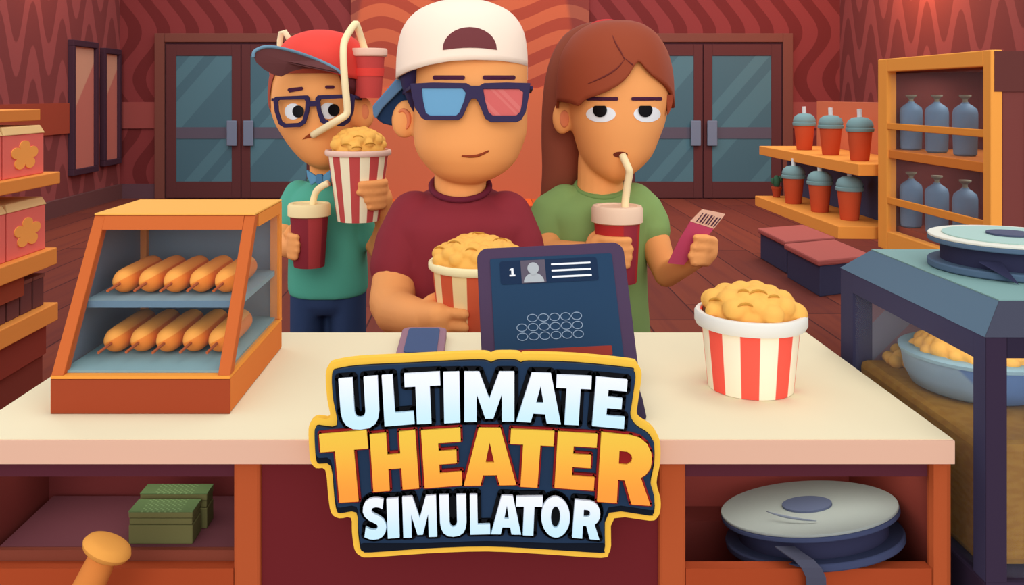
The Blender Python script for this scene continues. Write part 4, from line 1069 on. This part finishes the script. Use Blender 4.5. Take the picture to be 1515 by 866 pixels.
# glasses
YG = 2.2
gl = MB()
A_ = rpoly(404,142,458,189,9,4); B_ = rpoly(465,140,520,188,9,4)
A_ = [(408,143),(455,141),(458,146),(457,165),(452,182),(444,188),(420,189),(412,184),(406,165),(404,146)]
B_ = [(470,141),(520,139),(525,143),(523,165),(517,181),(508,187),(484,186),(474,181),(469,165),(466,146)]
flat_px(gl, A_, YG, .009, holes=[inset(A_, 5)] if False else [[(413,148),(450,147),(452,150),(451,164),(447,178),(441,182),(422,183),(417,180),(412,165),(411,150)]])
flat_px(gl, B_, YG, .009, holes=[[(475,147),(516,145),(518,149),(517,164),(511,177),(505,181),(487,180),(480,176),(475,164),(473,150)]])
flat_px(gl, [(456,150),(468,149),(468,157),(457,158)], YG+.0002, .0085)
g = gl.build('glasses_frame', mat('#33294a'), t, bevel=.0015)
MB().beam(P(522,143,YG+.006), P(533,147,2.34), .007, .014, (1,0,0)).build('temple_arm', mat('#33294a'), g)
MB().beam(P(406,147,YG+.006), P(404,148,2.33), .006, .012, (1,0,0)).build('temple_arm', mat('#33294a'), g)
cgl = clear_glass('spectacle_glass', '#ffffff', .03)
# cap
crow = [(47,462,492,Yh,.04),(52,445,512,Yh,.085),(62,428,528,Yh,.125),(82,414,541,Yh,.148),(108,408,544,Yh,.152),(140,408,544,Yh,.152)]
rimf = lerp_tab([(408,88),(430,86),(460,94),(490,104),(505,110),(525,116),(544,120)])
cp = MB(); shell_px(cp, crow, lambda u, f: rimf(u) if f else 120, 64, 2.2, 1.0, steps=16)
cap = cp.build('cap', mat('#e94b3e'), t, smooth=True, solid=.006)
def tilted(poly, fy, dv, th, nm, m, par, bev=.002):
    lo = [P(u, v, fy(u, v)) for u, v in poly]; hi = [p+Vector((0, .0, th)) for p in lo]; k = len(poly)
    c0 = sum(lo, Vector())/k; c1 = sum(hi, Vector())/k
    mb = MB().add(lo+hi+[c0, c1], [[i, (i+1)%k, k+(i+1)%k, k+i] for i in range(k)]+[[(i+1)%k, i, 2*k] for i in range(k)]+[[k+i, k+(i+1)%k, 2*k+1] for i in range(k)])
    return mb.build(nm, m, par, bevel=bev)
bro = [(375,84),(377,78),(385,73),(396,71),(412,73),(440,80),(470,91),(495,103),(505,110),(490,106),(468,102),(448,102),(432,106),(416,114),(404,111),(390,103),(379,93)]
fy = lambda u, v: 2.19-.13*max(0, (470-u))/95-.0
tilted(bro, fy, 0, .004, 'brim', mat('#663a38'), cap)
ed = [P(u, v-1.2, fy(u, v)) for u, v in spline([(375,86),(376,78),(385,72.5),(396,70.5),(412,72),(440,79),(470,90),(495,102),(506,110)], 5)]
MB().tube(ed, .0042, 8).build('brim_edge', mat('#6f93a4'), cap, smooth=True)
m_cream = mat('#fbe6b0')
# cup on the side of the cap, with its straw down to the mouth
YC = 2.30
cc = P(545, 145, YC)
cz = lambda v: (145-v)*YC/FPX
cup = MB().lathe([(W(19,YC),0),(W(24,YC),cz(84))], cc, seg=40).build('cap_cup', mat('#c94a44'), cap, smooth='auto')
MB().lathe([(W(22.6,YC),cz(113)),(W(24,YC),cz(101))], cc, seg=40).build('cup_band', mat('#e84c40'), cup, smooth='auto') if False else None
MB().lathe([(W(22.2,YC)+.001,cz(113)),(W(23.2,YC)+.001,cz(101))], cc, seg=40).build('cup_band', mat('#ea4a3f'), cap, smooth='auto')
MB().lathe([(W(26,YC),cz(84)),(W(28,YC),cz(82)),(W(28,YC),cz(74)),(W(26.5,YC),cz(72))], cc, seg=40).build('cup_lid', mat('#ecc3a8'), cap, smooth='auto')
hm = hit(bb, 463, 200, .006)
pts = [P(541,78,YC), P(538,68,YC-.005), P(528,38,2.26), P(524,37,2.25), P(515,50,2.23), P(509,64,2.21), P(508,85,2.185), P(510,120,2.172), P(513,150,2.168), P(514,164,2.168), P(511,171,2.166), P(500,178,2.16), hm+(P(500,178,2.15)-hm)*.25, hm]
pts = [Vector(p) for p in spline([tuple(p) for p in pts], 3)]
MB().tube(pts, W(5.4,2.2), 14).build('straw', m_cream, cap, smooth=True)
c2 = P(420, 140, 2.44)
MB().lathe([(.034,0),(.043,.10)], c2, seg=32).build('cap_cup', mat('#c94a44'), cap, smooth='auto')
MB().lathe([(.048,.10),(.05,.104),(.05,.118),(.047,.122)], c2, seg=32).build('cup_lid', mat('#ecc3a8'), cap, smooth='auto')
MB().tube([P(414,82,2.43), P(414,60,2.43), P(416,49,2.42), P(421,47,2.42), P(428,58,2.42), P(436,72,2.44)], W(4.2,2.43), 12).build('straw', mat('#f0dcae'), cap, smooth=True)
# popcorn bucket in his hand
c = Vector((pc.x, pc.y, pz0))
bucket_held(c, prb, prt, pz1-pz0, 'red and cream popcorn bucket held up by the person in the drink cap', 9, .23, rimh=.013, rimr=1.08, cream='#fdf0c4', red='#c8504a', rim='#eec6ae')
mo, _ = mound(c+Vector((0,0,pz1-pz0-.004)), .068, .068, .060, .0155, 31)
tag(mo, 'yellow popcorn heaped in the bucket of the person in green with glasses', 'popcorn', kind='stuff')
husks(mo, bvh_of(mo), [(512,215,8),(530,203,8),(548,214,9),(528,219,8)])
# soda cups
def soda(c, r0, r1, h, lidh, label, m, mlid, spts, sr=.0085):
    t = thing('soda_cup', c, label, 'cup', 'soda cups held by people')
    MB().lathe([(r0,0),(r0+.001,.002),(r1,h)], c, seg=48).build('cup_body', m, t, smooth='auto')
    MB().lathe([(r1+.001,h-.003),(r1+.006,h),(r1+.006,h+lidh-.006),(r1+.003,h+lidh),(r1-.006,h+lidh),(r1-.008,h+lidh-.003),(.001,h+lidh-.003)], c, seg=48).build('lid', mlid, t, smooth='auto')
    MB().tube([Vector(p) for p in spline([tuple(p) for p in spts], 3)], sr, 14).build('straw', m_cream, t, smooth=True)
def soda_red(a, b_):
    def f(nt, x, y, z, mix):
        q = y.op('ARCTAN2', x)
        return mix(q.ss(-1.48, -1.40)*q.lt(-.62), a, b_)
    return f
h = CH-(322-CV)*2.165/FPX-dz0
soda(Vector((dc.x, dc.y, dz0)), .0375, .0475, h, .030, 'maroon soda cup with cream lid in the hand of the person in green', pmat('soda_paper', soda_red('#8f2f37', '#b3413f')), mat('#fbe3a6'),
     [P(462,312,2.21), P(463,300,2.21), P(466,288,2.205), P(470,281,2.20), P(478,275,2.195), P(486,271,2.19)])
# ---------------------------------------------------------------- girl on the right
Yh = 2.12
t = thing('person', (P(890, 0, Yh).x, Yh, 0), 'person with long brown hair and light green t-shirt sipping a drink', 'person')
rows = [(48,870,945,Yh,.05),(60,858,962,Yh,.09),(85,846,979,Yh,.118),(120,842,988,Yh,.130),(150,842,987,Yh,.132),(180,845,981,Yh,.130),(205,851,972,Yh,.124),(230,859,961,Yh,.112),(250,872,942,Yh,.094),(263,889,924,Yh,.064),(273,904,916,Yh,.015)]
gc = Vector((P(913, 0, 1.99).x, 1.99, 0)); gz0 = CH-(417-CV)*1.99/FPX
def girl(mb):
    mb.ball(P(834, 172, 2.14), (W(17,2.14), .02, W(27,2.14)), 20, 12, Matrix.Rotation(.12, 3, 'Y'))
    mb.ball(P(979, 168, 2.16), (W(5,2.14), .016, W(18,2.14)), 16, 10)
    mb.chain([PX(889, 235, 2.14, 34), PX(888, 272, 2.145, 34), PX(888, 295, 2.145, 36)])
    # arm holding the drink
    mb.chain([PX(828, 318, 2.14, 20), PX(809, 346, 2.125, 22), PX(812, 374, 2.08, 22)])
    mb.chain([PX(812, 374, 2.08, 21), PX(850, 376, 2.02, 19), PX(878, 376, 1.985, 18)])
    mb.chain([PX(882, 360, 1.965, 11), PX(884, 388, 1.965, 11)])
    for i, v in enumerate((356, 369, 381, 392)):
        z = CH-(v-CV)*1.94/FPX
        finger(mb, wrap(gc, .049, z, 205, (288, 292, 290, 284)[i], 5), .0108, .0094)
    finger(mb, [P(872,364,1.97), P(876,352,1.985), P(884,345,2.0)], .0115, .0095)
    # arm with the ticket
    mb.chain([PX(944, 318, 2.14, 20), PX(966, 345, 2.12, 22), PX(976, 380, 2.09, 21), PX(986, 406, 2.06, 19)])
    mb.chain([PX(986, 406, 2.06, 19), PX(1006, 396, 2.01, 17), PX(1026, 384, 1.965, 16)])
    mb.chain([PX(1026, 384, 1.965, 15), PX(1044, 372, 1.95, 18), PX(1046, 364, 1.95, 16)])
    for i, (a, b) in enumerate((((1056,357),(1030,352)), ((1056,368),(1026,366)), ((1052,380),(1022,379)), ((1046,388),(1026,389)))):
        finger(mb, [P(*a, 1.945), P((a[0]*.6+b[0]*.4), (a[1]+b[1])/2-1, 1.918), P(*b, 1.912)], .0108, .009)
    finger(mb, [P(1040,385,1.965), P(1030,372,1.975), P(1027,358,1.97)], .0115, .0095)
body = arms_body(t, rows, girl, vox=.0046)
bb = bvh_of(body)
mb = MB()
loft_px(mb, [(272,862,915,2.145,.055),(280,846,932,2.145,.065),(292,822,952,2.145,.080),(312,806,966,2.145,.092),(345,812,958,2.145,.098),(400,818,956,2.145,.100),(450,816,958,2.145,.102),(500,812,962,2.145,.104),(545,808,966,2.145,.106),(552,812,962,2.145,.104)], 40, 2.3, tilt=lambda v: W(10,2.1)*max(0, min(1, (325-v)/45)))
mb.chain([PX(836, 302, 2.145, 30), PX(818, 318, 2.145, 34), PX(810, 336, 2.135, 32), PX(808, 346, 2.13, 31)])
mb.chain([PX(938, 300, 2.145, 30), PX(950, 314, 2.14, 32), PX(960, 332, 2.135, 31), PX(963, 341, 2.125, 29)])
mb.build('tshirt', mat('#86a45e'), t, remesh=.0055, smoothit=6)
legs(t, P(887,0,2.145).x, 2.145, .72, .118, .098, mat('#3a4a6a'), mat('#7a5a50'), .54)
for poly in (ell(889,169,22,12,28,159), ell(957.5,169,20,12,28,159)):
    mb = MB(); decal(mb, bb, poly, .002, .004); mb.build('eye', m_eye, t)
for cu in (887.5, 955):
    mb = MB(); decal(mb, bb, ell(cu,163,10.5,10.5,24,156.5), .0055, .004); mb.build('pupil', m_pup, t)
for a, b in ((867,915), (934,980)):
    mb = MB(); decal(mb, bb, rpoly(a,143.5,b,149,2.5,3), .003, .004, per=2); mb.build('eyebrow', m_br, t)
mb = MB(); decal(mb, bb, ell(918,229,11,4.5,20), .001, .003); mb.build('mouth', mat('#73301f'), t)
mb = MB(); decal(mb, bb, ell(835,176,7,13,20), .0012, .003, 2.12); mb.build('inner_ear', mat('#e88558'), t, smooth=True)
# hair over the skull, parted in the middle
m_hair = mat('#964428', rough=.7); m_hair2 = mat('#8a452f', rough=.75)
hrow = [(34,886,936,Yh,.05),(40,868,952,Yh,.085),(55,848,970,Yh,.115),(80,833,984,Yh,.137),(110,827,991,Yh,.146),(150,825,993,Yh,.147),(190,826,993,Yh,.145),(240,832,988,Yh,.14)]
fr_ = lerp_tab([(825,150),(838,152),(848,156),(858,146),(870,142),(885,136),(900,128),(912,118),(920,106),(927,96),(932,93),(938,101),(948,112),(960,120),(972,128),(982,138),(988,150),(993,160)])
hb = MB(); shell_px(hb, hrow, lambda u, f: fr_(u) if f else (225 if 850 < u < 975 else 160), 120, 2.2, 1.0, steps=26)
hair = hb.build('hair', m_hair, t, smooth=True, solid=.006)
hbv = bvh_of(hair)
MB().rings([[P(u+du, v, Y) for du, Y in ((-w_,2.04),(w_,2.035),(w_,2.055),(-w_,2.055))] for u, v, w_ in ((990,140,5),(991,150,4.5),(990,160,3),(988,170,.8))]).build('hair_wisp', m_hair, t, smooth=False)
for L_ in ([(906,52),(911,64),(918,76),(924,88)], [(924,88),(914,100),(900,110),(884,118),(870,124)], [(922,84),(936,96),(950,103),(962,107)]):
    q = [hit(hbv, u, v, .0035) for u, v in spline(L_, 5)]; q = [x for x in q if x]
    MB().tube(q, [.0004+.0016*math.sin(PI*(i+.2)/(len(q))) for i in range(len(q))], 8).build('hair_strand', mat('#6f2f28'), hair, smooth=True)
# ponytail behind the head, and the hair band
pt_ = MB(); loft_px(pt_, [(32,880,925,2.24,.02),(38,856,930,2.24,.04),(55,832,925,2.25,.055),(85,815,900,2.25,.06),(120,806,880,2.25,.06),(160,802,870,2.245,.055),(205,801,866,2.24,.05),(250,802,862,2.235,.045),(285,800,850,2.235,.035),(310,798,826,2.235,.02),(322,798,806,2.235,.005)], 32, 2.1)
pt_.build('ponytail', m_hair2, t, smooth=True)
MB().tube([P(u, v, Y) for u, v, Y in spline([(868,47,2.12),(880,38,2.12),(894,34,2.12),(908,35,2.12),(920,42,2.12)], 4)], .0095, 10).build('hair_band', mat('#c93a36'), t, smooth=True)
MB().tube([Vector((P(888,0,2.145).x+.059*math.cos(a), 2.145+.063*math.sin(a), CH-(277-CV)*2.145/FPX+.018*math.sin(a))) for a in [2*PI*k/40 for k in range(41)]], .006, 8).build('collar', mat('#7a9955'), t, smooth=True)
# drink
hm = hit(bb, 921, 230, .006)
h = CH-(333-CV)*1.935/FPX-gz0
soda(Vector((gc.x, gc.y, gz0)), .043, .0515, h, .036, 'red soda cup with pale lid, its straw in the mouth of the long haired person', pmat('soda_paper_red', soda_red('#c0332f', '#a23540')), mat('#f6d3b0'),
     [P(924,318,1.985), P(925,300,1.985), P(928,275,1.98), P(931,257,1.975), P(930,250,1.973), (P(930,250,1.973)+hm)/2, hm], .0085)
# ticket
def slabp(poly, Y, th, dy=0):
    k = len(poly); lo = [P(u, v, Y+dy*(v-350)) for u, v in poly]; hi = [p+Vector((0,th,0)) for p in lo]
    return MB().add(lo+hi, [list(range(k)), list(range(k,2*k))[::-1]]+[[i,(i+1)%k,k+(i+1)%k,k+i] for i in range(k)])
t = thing('paper_ticket', P(1025, 355, 1.938), 'pink ticket with a cream barcode stub held in the raised hand', 'ticket')
slabp([(1021,328),(1056,339),(1036,364),(1012,392),(988,390),(1004,357)], 1.938, .003).build('ticket_body', mat('#bf4660'), t)
slabp([(1021.4,327.6),(1039,310),(1056,313),(1073,317),(1056.4,338.6)], 1.938, .003).build('ticket_stub', mat('#edb898'), t)
mb = MB()
for k in range(7):
    u0 = 1030+4.2*k; v0 = 328+1.3*k
    w_ = (1.2, 2.2, 1.4, 2.4, 1.2, 2.2, 1.4)[k]
    q = [(u0,v0),(u0+w_,v0+.4),(u0+w_+10,v0-12.6),(u0+10,v0-13)]
    lo = [P(u, v, 1.9365) for u, v in q]; hi = [p+Vector((0,.0014,0)) for p in lo]
    mb.add(lo+hi, [(0,1,2,3),(7,6,5,4),(0,1,5,4),(1,2,6,5),(2,3,7,6),(3,0,4,7)])
mb.build('barcode', mat('#54303e'), t)
q = [P(1008,352,1.9365), P(1010,353,1.9365), P(1000,380,1.9365)]
WORLD, SUNP, SPOTP, WARM, FRONT = .9, .6, 10500, 60, 1.25
HALL, BAY, RIM = 80, .24, 30
# ================================================================== LIGHT
w = bpy.data.worlds.new('world'); SC.world = w; w.use_nodes = True
bgn = w.node_tree.nodes['Background']; bgn.inputs[0].default_value = (.96, .98, 1.10, 1); bgn.inputs[1].default_value = WORLD
def area(loc, aim, sx, sy, power, col=(1,1,1)):  # added fill and rim lights without fixtures
    l = bpy.data.lights.new('added_light', 'AREA'); l.shape = 'RECTANGLE'; l.size = sx; l.size_y = sy; l.energy = power; l.color = col
    o = bpy.data.objects.new('added_light', l); COL.objects.link(o); o.location = loc
    o.rotation_euler = (Vector(aim)-Vector(loc)).to_track_quat('-Z', 'Y').to_euler(); return o
sun = bpy.data.lights.new('skylight_sun', 'SUN'); sun.energy = SUNP; sun.angle = math.radians(25); sun.color = (1, .96, .92)
so = bpy.data.objects.new('skylight_sun', sun); COL.objects.link(so)
so.rotation_euler = Vector((-.25, -.1, -1)).to_track_quat('-Z', 'Y').to_euler()
# warm spotlight grazing the middle of the back wall
sp = bpy.data.lights.new('spot_light', 'SPOT'); sp.energy = SPOTP; sp.color = (1, .46, .03); sp.spot_size = math.radians(29); sp.spot_blend = .03; sp.shadow_soft_size = .03
s2 = bpy.data.objects.new('spot_light', sp); COL.objects.link(s2)
s2.location = (bx(688), YB-.75, 8.2); s2.rotation_euler = (Vector((bx(686), YB+1.1, 0))-s2.location).to_track_quat('-Z', 'Y').to_euler()
for x in (-XW+.5, XW-.5):
    p = bpy.data.lights.new('wall_lamp_light', 'POINT'); p.energy = WARM*(.4 if x < 0 else 2.2); p.color = (1, .42, .15); p.shadow_soft_size = .15
    o = bpy.data.objects.new('wall_lamp_light', p); COL.objects.link(o); o.location = (x, 9.2 if x > 0 else 9.2, 3.1)
SC.view_settings.view_transform = 'Standard'; SC.view_settings.look = 'None'; SC.view_settings.gamma = 1; SC.view_settings.use_curve_mapping = False
SC.view_settings.exposure = 0
SC.cycles.max_bounces = 6; SC.cycles.transparent_max_bounces = 16
s3 = bpy.data.lights.new('front_fill_sun', 'SUN'); s3.energy = FRONT; s3.angle = math.radians(40); s3.color = (1, .97, .98)  # added fill sun from the front, no window modelled behind it
o = bpy.data.objects.new('front_fill_sun', s3); COL.objects.link(o); o.rotation_euler = Vector((.05, 1, -.28)).to_track_quat('-Z', 'Y').to_euler()

# added fill lights over the back of the lobby and inside the two open bays
area((0, 8.2, 4.1), (0, 11.2, 1.2), 8, 1.2, HALL, (1, .93, .92))
area((0, 5.5, 4.1), (0, 7.5, 0), 8, 3, HALL*.7, (1, .95, .92))
area((-.44, 1.10, .915), (-.44, 1.14, .7), .26, .05, .12, (1, .95, .95))
area((.39, 1.10, .915), (.39, 1.17, .7), .24, .06, BAY, (1, .97, .95))
for x in (-1, 1): area((2.4*x, 3.3, 1.25), (.12*x, 2.0, 1.2), .5, 1.6, RIM, (.85, .96, 1.0))  # added cool rim lights behind the people
area((.68, 1.16, 1.045), (.72, 1.22, .8), .16, .2, .13, (1, .95, .9))       # added fill light under the popcorn machine's lid
area((1.9, 3.34, 1.43), (1.9, 3.34, .8), .15, .6, 1.0, (1, .96, .95))    # added fill light in the upper part of the cooler
area((1.9, 3.34, 1.08), (1.9, 3.34, .8), .15, .6, .7, (1, .96, .95))  # second added fill light, below the cooler shelf
